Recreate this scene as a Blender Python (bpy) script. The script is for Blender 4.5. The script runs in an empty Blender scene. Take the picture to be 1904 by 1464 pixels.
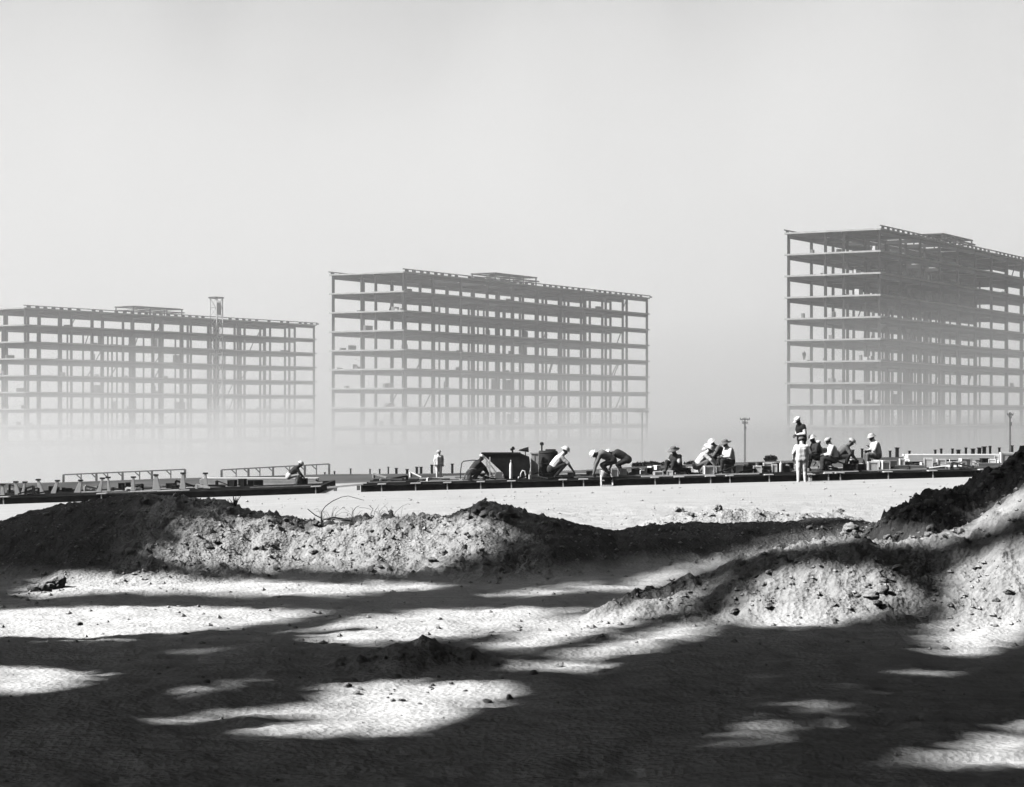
import bpy, bmesh, math, random
import numpy as np
from mathutils import Vector, Matrix
R = math.radians
rng = np.random.default_rng(7)
random.seed(7)
C = bpy.context.scene.collection
sc = bpy.context.scene

# ------------------------------------------------------------------ camera, sky, sun, exposure
F = 3760.0; EYE = 2.9; HOR = 767.0; CX = 952.0        # photo pixels per unit slope, eye height, eye-level row
cam = bpy.data.cameras.new('camera'); camo = bpy.data.objects.new('camera', cam); C.objects.link(camo)
camo.location = (0, 0, EYE); camo.rotation_euler = (R(90), 0, 0)
cam.sensor_width = 36; cam.lens = F / 1904 * 36; cam.shift_y = (HOR - 732) / 1904
cam.clip_start = 0.1; cam.clip_end = 6000
sc.camera = camo
SUN_EL, SUN_AZ = 40.0, 12.0      # height; degrees behind the camera's left-hand side
S = Vector((-math.cos(R(SUN_EL)) * math.cos(R(SUN_AZ)), -math.cos(R(SUN_EL)) * math.sin(R(SUN_AZ)), math.sin(R(SUN_EL))))
w = bpy.data.worlds.new('World'); sc.world = w; w.use_nodes = True
nt = w.node_tree; nt.nodes.clear()
sky = nt.nodes.new('ShaderNodeTexSky'); sky.sky_type = 'NISHITA'; sky.sun_disc = False
sky.sun_elevation = R(SUN_EL); sky.sun_rotation = math.atan2(S.x, S.y)
sky.dust_density = 6.0; sky.air_density = 1.0; sky.ozone_density = 1.0
bw = nt.nodes.new('ShaderNodeRGBToBW'); bg = nt.nodes.new('ShaderNodeBackground'); wo = nt.nodes.new('ShaderNodeOutputWorld')
gen = nt.nodes.new('ShaderNodeTexCoord'); cl = nt.nodes.new('ShaderNodeTexNoise'); cl.inputs['Scale'].default_value = 5.0; cl.inputs['Detail'].default_value = 5
mpg = nt.nodes.new('ShaderNodeMapping'); mpg.inputs['Scale'].default_value = (1, 1, 3.5); nt.links.new(gen.outputs['Generated'], mpg.inputs[0]); nt.links.new(mpg.outputs[0], cl.inputs['Vector'])
mr = nt.nodes.new('ShaderNodeMapRange'); mr.inputs[1].default_value = 0.3; mr.inputs[2].default_value = 0.7; mr.inputs[3].default_value = 0.9; mr.inputs[4].default_value = 1.12   # thin even cloud
nt.links.new(cl.outputs['Fac'], mr.inputs[0]); mul = nt.nodes.new('ShaderNodeMath'); mul.operation = 'MULTIPLY'
nt.links.new(sky.outputs[0], bw.inputs[0]); nt.links.new(bw.outputs[0], mul.inputs[0]); nt.links.new(mr.outputs[0], mul.inputs[1]); nt.links.new(mul.outputs[0], bg.inputs[0]); nt.links.new(bg.outputs[0], wo.inputs[0])
bg.inputs[1].default_value = 0.052
sun = bpy.data.lights.new('sun', 'SUN'); sun.energy = 5.0; sun.angle = R(1.2); sun.color = (1, 0.995, 0.985)
suno = bpy.data.objects.new('sun', sun); C.objects.link(suno)
suno.rotation_euler = S.to_track_quat('Z', 'Y').to_euler(); suno.location = (-60, -20, 60)
sc.view_settings.view_transform = 'Standard'; sc.view_settings.look = 'None'
sc.view_settings.exposure = 0.75; sc.view_settings.gamma = 1.0
sc.cycles.use_denoising = True
sc.cycles.max_bounces = 8; sc.cycles.diffuse_bounces = 0; sc.cycles.volume_bounces = 4

# ------------------------------------------------------------------ helpers
def at(px, py, Y):
    return Vector(((px - CX) / F * Y, Y, EYE - (py - HOR) / F * Y))
def mat(name, v, rough=0.9, var=0.25, scale=6.0, bump=0.0, bscale=None, metal=0.0, col=None):
    m = bpy.data.materials.new(name); m.use_nodes = True; n = m.node_tree; b = n.nodes['Principled BSDF']
    b.inputs['Roughness'].default_value = rough; b.inputs['Metallic'].default_value = metal
    b.inputs['Specular IOR Level'].default_value = 0.12
    tc = n.nodes.new('ShaderNodeTexCoord'); nz = n.nodes.new('ShaderNodeTexNoise')
    nz.inputs['Scale'].default_value = scale; nz.inputs['Detail'].default_value = 6; nz.inputs['Roughness'].default_value = 0.6
    n.links.new(tc.outputs['Object'], nz.inputs['Vector'])
    rp = n.nodes.new('ShaderNodeValToRGB'); n.links.new(nz.outputs['Fac'], rp.inputs[0])
    rp.color_ramp.elements[0].position = 0.3; rp.color_ramp.elements[1].position = 0.7
    lo, hi = v * (1 - var), v * (1 + var)
    rp.color_ramp.elements[0].color = (lo, lo, lo, 1); rp.color_ramp.elements[1].color = (hi, hi, hi, 1)
    n.links.new(rp.outputs[0], b.inputs['Base Color'])
    if bump:
        nb = n.nodes.new('ShaderNodeTexNoise'); nb.inputs['Scale'].default_value = bscale or scale * 4; nb.inputs['Detail'].default_value = 8
        n.links.new(tc.outputs['Object'], nb.inputs['Vector'])
        bp = n.nodes.new('ShaderNodeBump'); bp.inputs['Strength'].default_value = bump; bp.inputs['Distance'].default_value = 0.05
        n.links.new(nb.outputs['Fac'], bp.inputs['Height']); n.links.new(bp.outputs[0], b.inputs['Normal'])
    return m
def mesh_obj(name, verts, faces, m, parent=None, smooth=False):
    me = bpy.data.meshes.new(name)
    me.from_pydata([tuple(v) for v in verts], [], [tuple(f) for f in faces])
    if m is not None: me.materials.append(m)
    if smooth: me.shade_smooth()
    o = bpy.data.objects.new(name, me); C.objects.link(o)
    if parent: o.parent = parent
    return o
def tag(o, label=None, cat=None, group=None, kind=None):
    if label: o['label'] = label
    if cat: o['category'] = cat
    if group: o['group'] = group
    if kind: o['kind'] = kind
    return o
def thing(name, label, cat, loc=(0, 0, 0), rz=0.0, group=None):
    o = bpy.data.objects.new(name, None); C.objects.link(o); o.location = loc; o.rotation_euler = (0, 0, rz)
    o.empty_display_size = 0.2
    return tag(o, label, cat, group)
def copy_tree(o, parent=None):
    c = o.copy(); C.objects.link(c)
    if parent: c.parent = parent
    for ch in list(o.children): copy_tree(ch, c)
    return c
class MB:
    """collects boxes, bars, tubes and lathes into one mesh"""
    def __init__(s): s.v = []; s.f = []
    def add(s, vs, fs):
        k = len(s.v); s.v += [tuple(v) for v in vs]; s.f += [tuple(i + k for i in f) for f in fs]; return s
    def box(s, a, b):
        (x0, y0, z0), (x1, y1, z1) = a, b
        return s.add([(x0, y0, z0), (x1, y0, z0), (x1, y1, z0), (x0, y1, z0), (x0, y0, z1), (x1, y0, z1), (x1, y1, z1), (x0, y1, z1)],
                     [(3, 2, 1, 0), (4, 5, 6, 7), (0, 1, 5, 4), (1, 2, 6, 5), (2, 3, 7, 6), (3, 0, 4, 7)])
    def tube(s, pts, rad, n=6):
        pts = [Vector(p) for p in pts]; rad = list(rad) if hasattr(rad, '__len__') else [rad] * len(pts); vs = []; fs = []
        for i, p in enumerate(pts):
            d = (pts[min(i + 1, len(pts) - 1)] - pts[max(i - 1, 0)]).normalized()
            a = d.orthogonal().normalized() if i == 0 else (a - d * a.dot(d)).normalized()
            b = d.cross(a)
            for k in range(n):
                t = 2 * math.pi * k / n; vs.append(p + (a * math.cos(t) + b * math.sin(t)) * rad[i])
        for i in range(len(pts) - 1):
            for k in range(n):
                k2 = (k + 1) % n; fs.append((i * n + k, i * n + k2, (i + 1) * n + k2, (i + 1) * n + k))
        fs.append(tuple(range(n - 1, -1, -1))); fs.append(tuple((len(pts) - 1) * n + k for k in range(n)))
        return s.add(vs, fs)
    def bar(s, a, b, wd, dp=None, up=(0, 0, 1)):
        a, b = Vector(a), Vector(b); d = (b - a).normalized(); u = Vector(up)
        if abs(d.dot(u)) > 0.98: u = Vector((0, 1, 0))
        x = d.cross(u).normalized(); y = x.cross(d); dp = dp or wd; x *= wd / 2; y *= dp / 2
        vs = [a - x - y, a + x - y, a + x + y, a - x + y, b - x - y, b + x - y, b + x + y, b - x + y]
        return s.add(vs, [(3, 2, 1, 0), (4, 5, 6, 7), (0, 1, 5, 4), (1, 2, 6, 5), (2, 3, 7, 6), (3, 0, 4, 7)])
    def lathe(s, prof, n=16, c=(0, 0, 0), sx=1.0, sy=1.0):
        vs = []; fs = []
        for r, z in prof:
            for k in range(n):
                t = 2 * math.pi * k / n; vs.append((c[0] + r * math.cos(t) * sx, c[1] + r * math.sin(t) * sy, c[2] + z))
        for i in range(len(prof) - 1):
            for k in range(n):
                k2 = (k + 1) % n; fs.append((i * n + k, i * n + k2, (i + 1) * n + k2, (i + 1) * n + k))
        fs.append(tuple(range(n - 1, -1, -1))); fs.append(tuple((len(prof) - 1) * n + k for k in range(n)))
        return s.add(vs, fs)
    def prism(s, poly, y0, y1):     # poly in x,z
        n = len(poly); vs = [(x, y0, z) for x, z in poly] + [(x, y1, z) for x, z in poly]
        fs = [tuple(range(n)), tuple(range(2 * n - 1, n - 1, -1))] + [((i + 1) % n, i, i + n, (i + 1) % n + n) for i in range(n)]
        return s.add(vs, fs)
    def build(s, name, m, parent=None, smooth=False, bevel=0.0):
        o = mesh_obj(name, s.v, s.f, m, parent, smooth)
        bm = bmesh.new(); bm.from_mesh(o.data); bmesh.ops.recalc_face_normals(bm, faces=bm.faces)
        if bevel: bmesh.ops.bevel(bm, geom=bm.edges[:], offset=bevel, segments=1, affect='EDGES')
        bm.to_mesh(o.data); bm.free()
        return o
def vnoise(x, y, seed=0):
    """value noise in -1..1"""
    g = np.random.default_rng(seed).random((256, 256)) * 2 - 1
    xi = np.floor(x).astype(int); yi = np.floor(y).astype(int); fx = x - xi; fy = y - yi
    fx = fx * fx * (3 - 2 * fx); fy = fy * fy * (3 - 2 * fy)
    a = g[xi % 256, yi % 256]; b = g[(xi + 1) % 256, yi % 256]; c = g[xi % 256, (yi + 1) % 256]; d = g[(xi + 1) % 256, (yi + 1) % 256]
    return (a * (1 - fx) + b * fx) * (1 - fy) + (c * (1 - fx) + d * fx) * fy
def fbm(x, y, oct=4, seed=0, gain=0.5):
    t = 0; a = 1.0; s = 1.0
    for i in range(oct):
        t = t + a * vnoise(x * s + 17.3 * i, y * s - 9.1 * i, seed + i); a *= gain; s *= 2.03
    return t
def sstep(t): t = np.clip(t, 0, 1); return t * t * (3 - 2 * t)

# ------------------------------------------------------------------ materials
M = {}
def soil_material():
    m = bpy.data.materials.new('soil'); m.use_nodes = True; n = m.node_tree; b = n.nodes['Principled BSDF']; L = n.links.new
    b.inputs['Roughness'].default_value = 1.0; b.inputs['Specular IOR Level'].default_value = 0.05
    tc = n.nodes.new('ShaderNodeTexCoord')
    def noise(sc_, det=8, rough=0.6):
        z = n.nodes.new('ShaderNodeTexNoise'); z.inputs['Scale'].default_value = sc_; z.inputs['Detail'].default_value = det
        z.inputs['Roughness'].default_value = rough; L(tc.outputs['Object'], z.inputs['Vector']); return z
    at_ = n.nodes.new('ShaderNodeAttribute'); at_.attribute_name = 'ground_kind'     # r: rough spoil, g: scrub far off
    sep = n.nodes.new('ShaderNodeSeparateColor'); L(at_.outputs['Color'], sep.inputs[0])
    def ramp(src, p0, c0, p1, c1):
        r = n.nodes.new('ShaderNodeValToRGB'); L(src, r.inputs[0]); e = r.color_ramp.elements
        e[0].position = p0; e[0].color = (c0, c0, c0, 1); e[1].position = p1; e[1].color = (c1, c1, c1, 1); return r
    mp = n.nodes.new('ShaderNodeMapping'); mp.inputs['Scale'].default_value = (0.5, 3.2, 1.0); L(tc.outputs['Object'], mp.inputs['Vector'])   # raked, driven-over sand
    zs = noise(1.7, 10, 0.7); L(mp.outputs[0], zs.inputs['Vector'])
    sand = ramp(zs.outputs['Fac'], 0.3, 0.50, 0.7, 0.74)
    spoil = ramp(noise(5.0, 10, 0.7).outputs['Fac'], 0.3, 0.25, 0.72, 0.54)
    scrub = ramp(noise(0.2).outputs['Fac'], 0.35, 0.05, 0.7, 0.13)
    dark_spoil = ramp(noise(4.0, 10, 0.7).outputs['Fac'], 0.3, 0.09, 0.72, 0.20)  # darker spoil tone, mixed in by the attribute's alpha
    m0_ = n.nodes.new('ShaderNodeMix'); m0_.data_type = 'RGBA'; L(at_.outputs['Alpha'], m0_.inputs[0]); L(spoil.outputs[0], m0_.inputs[6]); L(dark_spoil.outputs[0], m0_.inputs[7])
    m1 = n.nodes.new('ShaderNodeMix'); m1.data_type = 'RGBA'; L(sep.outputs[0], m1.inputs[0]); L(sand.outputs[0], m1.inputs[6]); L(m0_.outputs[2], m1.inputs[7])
    m2 = n.nodes.new('ShaderNodeMix'); m2.data_type = 'RGBA'; L(sep.outputs[1], m2.inputs[0]); L(m1.outputs[2], m2.inputs[6]); L(scrub.outputs[0], m2.inputs[7])
    zc = noise(0.6, 8, 0.65); L(mp.outputs[0], zc.inputs['Vector']); clay = ramp(zc.outputs['Fac'], 0.3, 0.37, 0.7, 0.46)
    m3 = n.nodes.new('ShaderNodeMix'); m3.data_type = 'RGBA'; L(sep.outputs[2], m3.inputs[0]); L(m1.outputs[2], m3.inputs[6]); L(clay.outputs[0], m3.inputs[7])
    L(m3.outputs[2], m2.inputs[6]); L(m2.outputs[2], b.inputs['Base Color'])
    h = n.nodes.new('ShaderNodeMath'); h.operation = 'ADD'
    L(noise(22, 8, 0.65).outputs['Fac'], h.inputs[0])
    vor = n.nodes.new('ShaderNodeTexVoronoi'); vor.inputs['Scale'].default_value = 16; L(tc.outputs['Object'], vor.inputs['Vector'])
    L(vor.outputs['Distance'], h.inputs[1])
    bp = n.nodes.new('ShaderNodeBump'); bp.inputs['Distance'].default_value = 0.035; L(h.outputs[0], bp.inputs['Height'])
    st = n.nodes.new('ShaderNodeMapRange'); st.inputs[3].default_value = 0.5; st.inputs[4].default_value = 0.9; L(sep.outputs[0], st.inputs[0])
    L(st.outputs[0], bp.inputs['Strength']); L(bp.outputs[0], b.inputs['Normal'])
    return m
M['soil'] = soil_material()
M['clod'] = mat('dry_clod', 0.42, 1.0, 0.3, 6, 0.6, 14)
M['concrete'] = mat('raw_concrete', 0.40, 0.9, 0.2, 0.7)
M['steel'] = mat('primed_steel', 0.03, 0.6, 0.2, 1.5)
M['dark_steel'] = mat('dark_steel', 0.035, 0.65, 0.35, 3.0)
M['pale_steel'] = mat('pale_edge_steel', 0.62, 0.5, 0.15, 4.0)
M['black'] = mat('black_iron', 0.022, 0.55, 0.4, 5.0)
M['timber'] = mat('pale_timber', 0.60, 0.85, 0.18, 5.0)
M['grey_timber'] = mat('weathered_timber', 0.22, 0.9, 0.3, 5.0)
M['white'] = mat('white_paint', 0.78, 0.7, 0.08, 4.0)
M['block'] = mat('white_block', 0.66, 0.9, 0.15, 6.0)
M['bark'] = mat('bark', 0.09, 0.95, 0.4, 5.0, 0.6, 20)
M['leaf'] = mat('leaf', 0.04, 0.7, 0.35, 0.8)
for k_ in ('black', 'dark_steel'): M[k_].node_tree.nodes['Principled BSDF'].inputs['Specular IOR Level'].default_value = 0.02; M[k_].node_tree.nodes['Principled BSDF'].inputs['Roughness'].default_value = .9
M['twig'] = mat('dry_twig', 0.30, 0.9, 0.3, 8.0)

# ------------------------------------------------------------------ ground
def base_z(X, Y):
    X = np.asarray(X, float); Y = np.asarray(Y, float)
    grade = (0.0245 * np.clip(X, -45, 60) - 0.0095 * np.clip(-5 - X, 0, 40)) * sstep((Y - 20) / 45) * (1 - sstep((Y - 130) / 140))
    fall = -0.7 * sstep((Y - 82) / 30) - 7.5 * sstep((Y - 105) / 200) + 0.048 * np.clip(X, -260, 200) * sstep((Y - 160) / 160)
    return grade + fall
RIDGES = [   # (crest as photo x, photo y, distance), front width, back width, roughness
    ([(-260, 985, 38), (-60, 985, 38), (0, 974, 38), (60, 957, 38), (160, 938, 38), (240, 926, 38), (330, 926, 38), (400, 934, 38), (470, 952, 38), (530, 962, 38), (575, 974, 38), (640, 972, 38), (700, 963, 38), (800, 962, 38), (860, 957, 38), (885, 950, 38), (905, 946, 38), (930, 950, 38), (960, 955, 38), (1010, 964, 38), (1060, 974, 38), (1110, 986, 38), (1140, 990, 38.5), (1200, 984, 39), (1300, 974, 40), (1450, 975, 40), (1560, 972, 40), (1660, 985, 40), (1800, 990, 40), (2100, 990, 40)], 5.2, 3.5, 1.0),
    ([(1130, 1000, 46), (1190, 978, 46), (1250, 958, 46), (1330, 946, 46), (1400, 950, 46), (1450, 960, 46), (1500, 955, 46), (1560, 949, 46), (1600, 958, 46), (1680, 985, 46)], 2.2, 2.2, 0.7),
    ([(1570, 1005, 35), (1620, 978, 35), (1650, 960, 35), (1700, 938, 35), (1740, 926, 35.5), (1790, 917, 36), (1815, 908, 36), (1840, 886, 36), (1870, 862, 36), (1904, 838, 36), (1980, 800, 36), (2200, 770, 36)], 4.2, 5.0, 1.6),
    ([(1060, 1140, 27.5), (1120, 1120, 28), (1200, 1102, 28.5), (1300, 1072, 29), (1370, 1043, 29), (1440, 1029, 29), (1520, 1014, 29), (1600, 1006, 29), (1650, 1018, 29), (1720, 1010, 29), (1790, 985, 29), (1850, 945, 29), (1904, 905, 29), (1990, 860, 29), (2200, 830, 29)], 3.3, 2.6, 0.9),
    ([(1030, 1142, 27.4), (1120, 1114, 27.9), (1200, 1096, 28.3), (1300, 1066, 28.7), (1370, 1036, 28.9), (1420, 1036, 28.9)], 0.4, 1.4, 0.5),
    ([(440, 1275, 22.3), (520, 1252, 22.3), (600, 1238, 22.4), (700, 1216, 22.5), (780, 1204, 22.5), (860, 1214, 22.5), (940, 1238, 22.4), (1010, 1250, 22.3), (1120, 1272, 22)], 1.9, 1.2, 0.8),
    ([(900, 1290, 20.6), (960, 1272, 20.8), (1020, 1262, 20.9), (1090, 1268, 20.9), (1180, 1290, 20.7)], 1.0, 0.8, 0.8),
    ([(-900, 905, 100), (-100, 900, 100), (110, 897, 100), (300, 890, 100), (600, 882, 100), (870, 880, 100), (1000, 879, 100), (1180, 868, 100), (1340, 861, 100), (1480, 856, 100), (1600, 851, 100), (1900, 846, 100), (2600, 840, 100)], 9, 25, 0.0),
    ([(-200, 1110, 31), (0, 1104, 31), (120, 1098, 31), (260, 1098, 31), (420, 1108, 31), (640, 1113, 31)], 1.6, 1.4, 0.3),
]
def terrain(X, Y, fine=True, want_spoil=False):
    X = np.asarray(X, float); Y = np.asarray(Y, float)
    z = base_z(X, Y); rough = np.zeros_like(z); spoil = np.zeros_like(z); old = np.zeros_like(z)
    wx = 0.35 * fbm(X * 0.5, Y * 0.5, 2, 40)
    for i, (pts, wf, wb, rg) in enumerate(RIDGES):
        P = [at(*p) for p in pts]; cx = np.array([p.x for p in P]); cy = np.array([p.y for p in P]); cz = np.array([p.z for p in P])
        yc = np.interp(X, cx, cy); zc = np.interp(X, cx, cz)
        h = np.clip(zc - base_z(X, yc), 0, None)
        ed = sstep((X - cx[0]) / 1.0) * sstep((cx[-1] - X) / 1.0); h = h * ed
        dy = Y - yc; dyw = dy + wx * np.clip(np.abs(dy), 0, 1)
        t = np.where(dy < 0, -dyw / (wf * (0.55 + 0.45 * np.clip(h, 0, 1.3))), dyw / (wb * (0.55 + 0.45 * np.clip(h, 0, 1.3))))
        p = np.where(t < 0, 1, np.where(t < 1, 0.5 + 0.5 * np.cos(np.pi * np.clip(t, 0, 1) ** 0.9), 0))
        c = base_z(X, Y) + h * p
        k = 0.12; d = c - z; z = np.where(d > k, c, np.where(d < -k, z, z + (d + k) ** 2 / (4 * k)))   # soft maximum
        rgx = rg * (0.4 + 0.6 * sstep((X + 7.3) / 0.9) * (1 - sstep((X - 0.1) / 0.9))) if i == 0 else rg       # smoother spoil either side of the middle stretch
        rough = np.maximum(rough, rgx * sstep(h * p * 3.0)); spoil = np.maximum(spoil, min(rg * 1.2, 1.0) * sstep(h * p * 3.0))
        if i in (0, 2): old = np.maximum(old, (1.0 if i == 2 else 1 - (rgx - 0.4) / 0.6) * sstep(h * p * 3.0))      # darker earth colour outside the middle stretch and on the tall heap
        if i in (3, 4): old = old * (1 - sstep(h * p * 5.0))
    near = 1 - sstep((Y - 56) / 6)
    z = z + near * (0.05 * fbm(X * 0.35, Y * 0.22, 3, 11) + 0.012 * fbm(X * 2.3, Y * 1.6, 2, 15))
    for k_, (y0_, am) in enumerate(((59.5, .5), (61.4, .5), (64.0, .9), (65.9, .9), (69.5, .6), (71.2, .6))):      # wheel ruts on the graded strip
        z = z - 0.05 * am * np.exp(-((Y - (y0_ + 1.3 * np.sin(X * 0.11 + (k_ // 2) * 2.2))) / 0.28) ** 2)
    z = z + sstep((Y - 52) / 5) * (1 - sstep((Y - 73) / 2)) * 0.02 * fbm(X * 0.8, Y * 0.8, 3, 71)
    if fine:
        lump = fbm(X * 4.2, Y * 4.2, 4, 21, 0.6); pk = np.clip(fbm(X * 7, Y * 7, 3, 31, 0.6) - 0.35, 0, 1)
        for y0_, a_ in ((16.2, 1), (17.7, 1), (23.6, .8), (25.1, .8), (19.6, .5)):          # wheel ruts in the shade
            z = z - near * 0.045 * a_ * np.exp(-((Y - (y0_ + 0.10 * X + 0.35 * np.sin(X * 0.5 + y0_))) / 0.13) ** 2)
        z = z + near * (0.03 * fbm(X * 1.1, Y * 1.1, 3, 81) + 0.012 * np.clip(fbm(X * 3.1, Y * 3.1, 2, 87), -.2, 1) + 0.07 * rough * fbm(X * 1.7, Y * 1.7, 2, 91))
        z = z + near * ((0.010 + 0.038 * rough) * lump + (0.008 + 0.09 * rough) * pk + rough * 0.022 * fbm(X * 16, Y * 16, 2, 61, 0.6))
    else:
        pass
    return (z, rough, spoil, old) if want_spoil else (z, rough)
def gz(x, y): return float(terrain(np.array([x]), np.array([y]), False)[0][0])
def axis(core0, core1, n, lo, hi, grow=1.12):
    c = np.linspace(core0, core1, n); st = c[1] - c[0]
    def out(x, end, sgn):
        r = []; s_ = st
        while (x - end) * sgn < 0: s_ = min(s_ * grow, 40.0); x += s_ * sgn; r.append(x)
        return r
    return np.array(out(core0, lo, -1)[::-1] + list(c) + out(core1, hi, 1))
xs = axis(-14.0, 14.5, 700, -900, 900)
yy = [14.0]                                   # rows get further apart with distance
while yy[-1] < 62: yy.append(yy[-1] + 0.0014 * yy[-1] * (1 + yy[-1] / 60))
st = yy[-1] - yy[-2]; y_ = yy[-1]
while y_ < 1600: st = min(st * 1.08, 40); y_ += st; yy.append(y_)
st = 0.05; y_ = 14.0; pre = []
while y_ > -140: st = min(st * 1.15, 20); y_ -= st; pre.append(y_)
ys = np.array(pre[::-1] + yy)
GX, GY = np.meshgrid(xs, ys)
GZ, GR, GS, GO = terrain(GX, GY, True, True)
def grid_mesh(name, gx, gy, gzz, m):
    ny, nx = gx.shape; me = bpy.data.meshes.new(name)
    co = np.stack([gx, gy, gzz], -1).reshape(-1, 3).astype(np.float32)
    i = np.arange(nx * ny).reshape(ny, nx)
    q = np.stack([i[:-1, :-1], i[:-1, 1:], i[1:, 1:], i[1:, :-1]], -1).reshape(-1)
    me.vertices.add(len(co)); me.vertices.foreach_set('co', co.ravel()); nf = len(q) // 4
    me.loops.add(len(q)); me.loops.foreach_set('vertex_index', q.astype(np.int32))
    me.polygons.add(nf); me.polygons.foreach_set('loop_start', np.arange(0, len(q), 4, dtype=np.int32))
    me.update(calc_edges=True); me.shade_smooth(); me.materials.append(m)
    o = bpy.data.objects.new(name, me); C.objects.link(o); return o
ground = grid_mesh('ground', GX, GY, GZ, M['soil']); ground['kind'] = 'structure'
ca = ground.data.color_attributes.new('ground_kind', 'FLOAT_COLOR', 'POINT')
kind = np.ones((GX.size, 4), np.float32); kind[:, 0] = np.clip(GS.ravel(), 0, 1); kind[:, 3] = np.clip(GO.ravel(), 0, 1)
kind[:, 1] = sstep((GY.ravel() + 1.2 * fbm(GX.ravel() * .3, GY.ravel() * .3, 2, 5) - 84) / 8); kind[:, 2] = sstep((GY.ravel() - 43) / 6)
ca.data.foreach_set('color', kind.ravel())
print('ground verts', GX.size)

# ------------------------------------------------------------------ sunlit patches that shape the gaps cut into the unseen crowns
LIT = [  # photo outline of a sunlit patch, how open the gap is, softness in photo pixels
    ([(300, 1010), (330, 975), (400, 945), (560, 970), (760, 960), (910, 958), (950, 985), (915, 1020), (860, 1050), (760, 1072), (600, 1068), (420, 1062), (290, 1055), (265, 1030)], 1, 26),
    ([(100, 1092), (150, 1072), (300, 1062), (430, 1074), (640, 1082), (870, 1078), (800, 1098), (620, 1112), (300, 1106), (110, 1104)], 1, 12),
    ([(-60, 1128), (300, 1122), (480, 1128), (650, 1134), (520, 1160), (360, 1182), (200, 1196), (-60, 1190)], 1, 10),
    ([(380, 1192), (470, 1176), (560, 1160), (620, 1156), (560, 1178), (450, 1196)], 1, 8),
    ([(560, 1192), (640, 1152), (760, 1134), (940, 1128), (1080, 1132), (980, 1160), (880, 1186), (720, 1200), (600, 1200)], 1, 12),
    ([(870, 1204), (960, 1168), (1060, 1142), (1170, 1124), (1280, 1100), (1350, 1066), (1370, 1062), (1290, 1112), (1200, 1152), (1080, 1192), (960, 1212)], 1, 14),
    ([(1120, 1100), (1230, 1062), (1330, 1036), (1420, 1010), (1490, 988), (1600, 976), (1640, 980), (1760, 982), (1800, 996), (1700, 1016), (1640, 1008), (1560, 1006), (1480, 1018), (1390, 1036), (1290, 1068), (1180, 1104)], 1, 6),
    ([(1040, 1220), (1170, 1184), (1290, 1154), (1330, 1156), (1280, 1192), (1180, 1216), (1090, 1226)], 1, 12),
    ([(940, 1232), (1100, 1226), (1150, 1232), (1080, 1250), (950, 1250)], .95, 6),
    ([(-60, 1240), (60, 1236), (150, 1246), (210, 1254), (140, 1278), (60, 1292), (-60, 1304)], 1, 11),
    ([(300, 1302), (320, 1280), (400, 1264), (490, 1252), (505, 1260), (420, 1280), (330, 1304)], 1, 9),
    ([(150, 1352), (280, 1334), (430, 1322), (560, 1308), (600, 1276), (700, 1262), (840, 1262), (965, 1268), (960, 1292), (900, 1326), (820, 1352), (700, 1372), (540, 1368), (380, 1362), (480, 1344), (560, 1332), (440, 1338), (300, 1354)], 1, 12),
    ([(890, 1108), (1000, 1092), (1120, 1080), (1110, 1098), (980, 1114)], .9, 9),
    ([(1340, 1150), (1380, 1090), (1420, 1066), (1540, 1050), (1640, 1048), (1700, 1078), (1712, 1120), (1640, 1146), (1520, 1166), (1400, 1168)], 1, 24),
    ([(1720, 1205), (1748, 1150), (1756, 1090), (1790, 1040), (1850, 1015), (1960, 1000), (1960, 1150), (1880, 1200), (1800, 1228)], 1, 26),
    ([(1690, 1416), (1790, 1390), (1880, 1352), (1960, 1330), (1960, 1418), (1840, 1428), (1730, 1428)], 1, 16),
    ([(1320, 1390), (1430, 1334), (1540, 1294), (1590, 1296), (1540, 1338), (1440, 1380)], .8, 20),
    ([(1570, 1296), (1600, 1274), (1625, 1280), (1614, 1296)], .85, 6), ([(1640, 1252), (1760, 1242), (1770, 1256), (1700, 1262)], .8, 12),
    ([(1780, 990), (1840, 945), (1904, 905), (1960, 880), (1960, 930), (1900, 955), (1830, 990)], 1, 12),
    ([(1190, 972), (1250, 950), (1340, 938), (1600, 940), (1640, 966), (1500, 968), (1300, 972)], 1, 8),
    ([(0, 1040), (60, 1000), (120, 985), (150, 1000), (80, 1040)], .6, 20),
    ([(1090, 1010), (1180, 985), (1250, 990), (1200, 1010)], .35, 12), ([(980, 1060), (1150, 1030), (1260, 1015), (1180, 1060), (1060, 1075)], .15, 20),
    ([(30, 1110), (55, 1080), (110, 1058), (195, 1062), (195, 1100), (120, 1112), (70, 1118)], 1, 6),
    ([(0, 1380), (160, 1378), (120, 1390), (0, 1392)], .85, 8), ([(230, 1212), (480, 1202), (430, 1218)], .85, 8),
]
def poly_soft(px, py, poly, soft):
    n = len(poly); ins = np.zeros(px.shape, bool); dist = np.full(px.shape, 1e9)
    for i in range(n):
        (x0, y0), (x1, y1) = poly[i], poly[(i + 1) % n]
        cr = ((y0 > py) != (y1 > py)) & (px < (x1 - x0) * (py - y0) / ((y1 - y0) if y1 != y0 else 1e-9) + x0); ins ^= cr
        L2 = (x1 - x0) ** 2 + (y1 - y0) ** 2; t = np.clip(((px - x0) * (x1 - x0) + (py - y0) * (y1 - y0)) / L2, 0, 1)
        # vertical pixels count double: the ground is seen at a low angle
        dist = np.minimum(dist, np.hypot((px - x0 - t * (x1 - x0)) * 0.6, (py - y0 - t * (y1 - y0)) * 1.5))
    return sstep(0.5 + np.where(ins, dist, -dist) / (2 * soft))
m0 = (np.abs(GX) < 17) & (GY > 13) & (GY < 62)
m0[::2, :] = False; m0[:, ::2] = False
tx, ty, tz = GX[m0], GY[m0], GZ[m0]
ppx = CX + tx / ty * F; ppy = HOR + (EYE - tz) / ty * F
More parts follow.
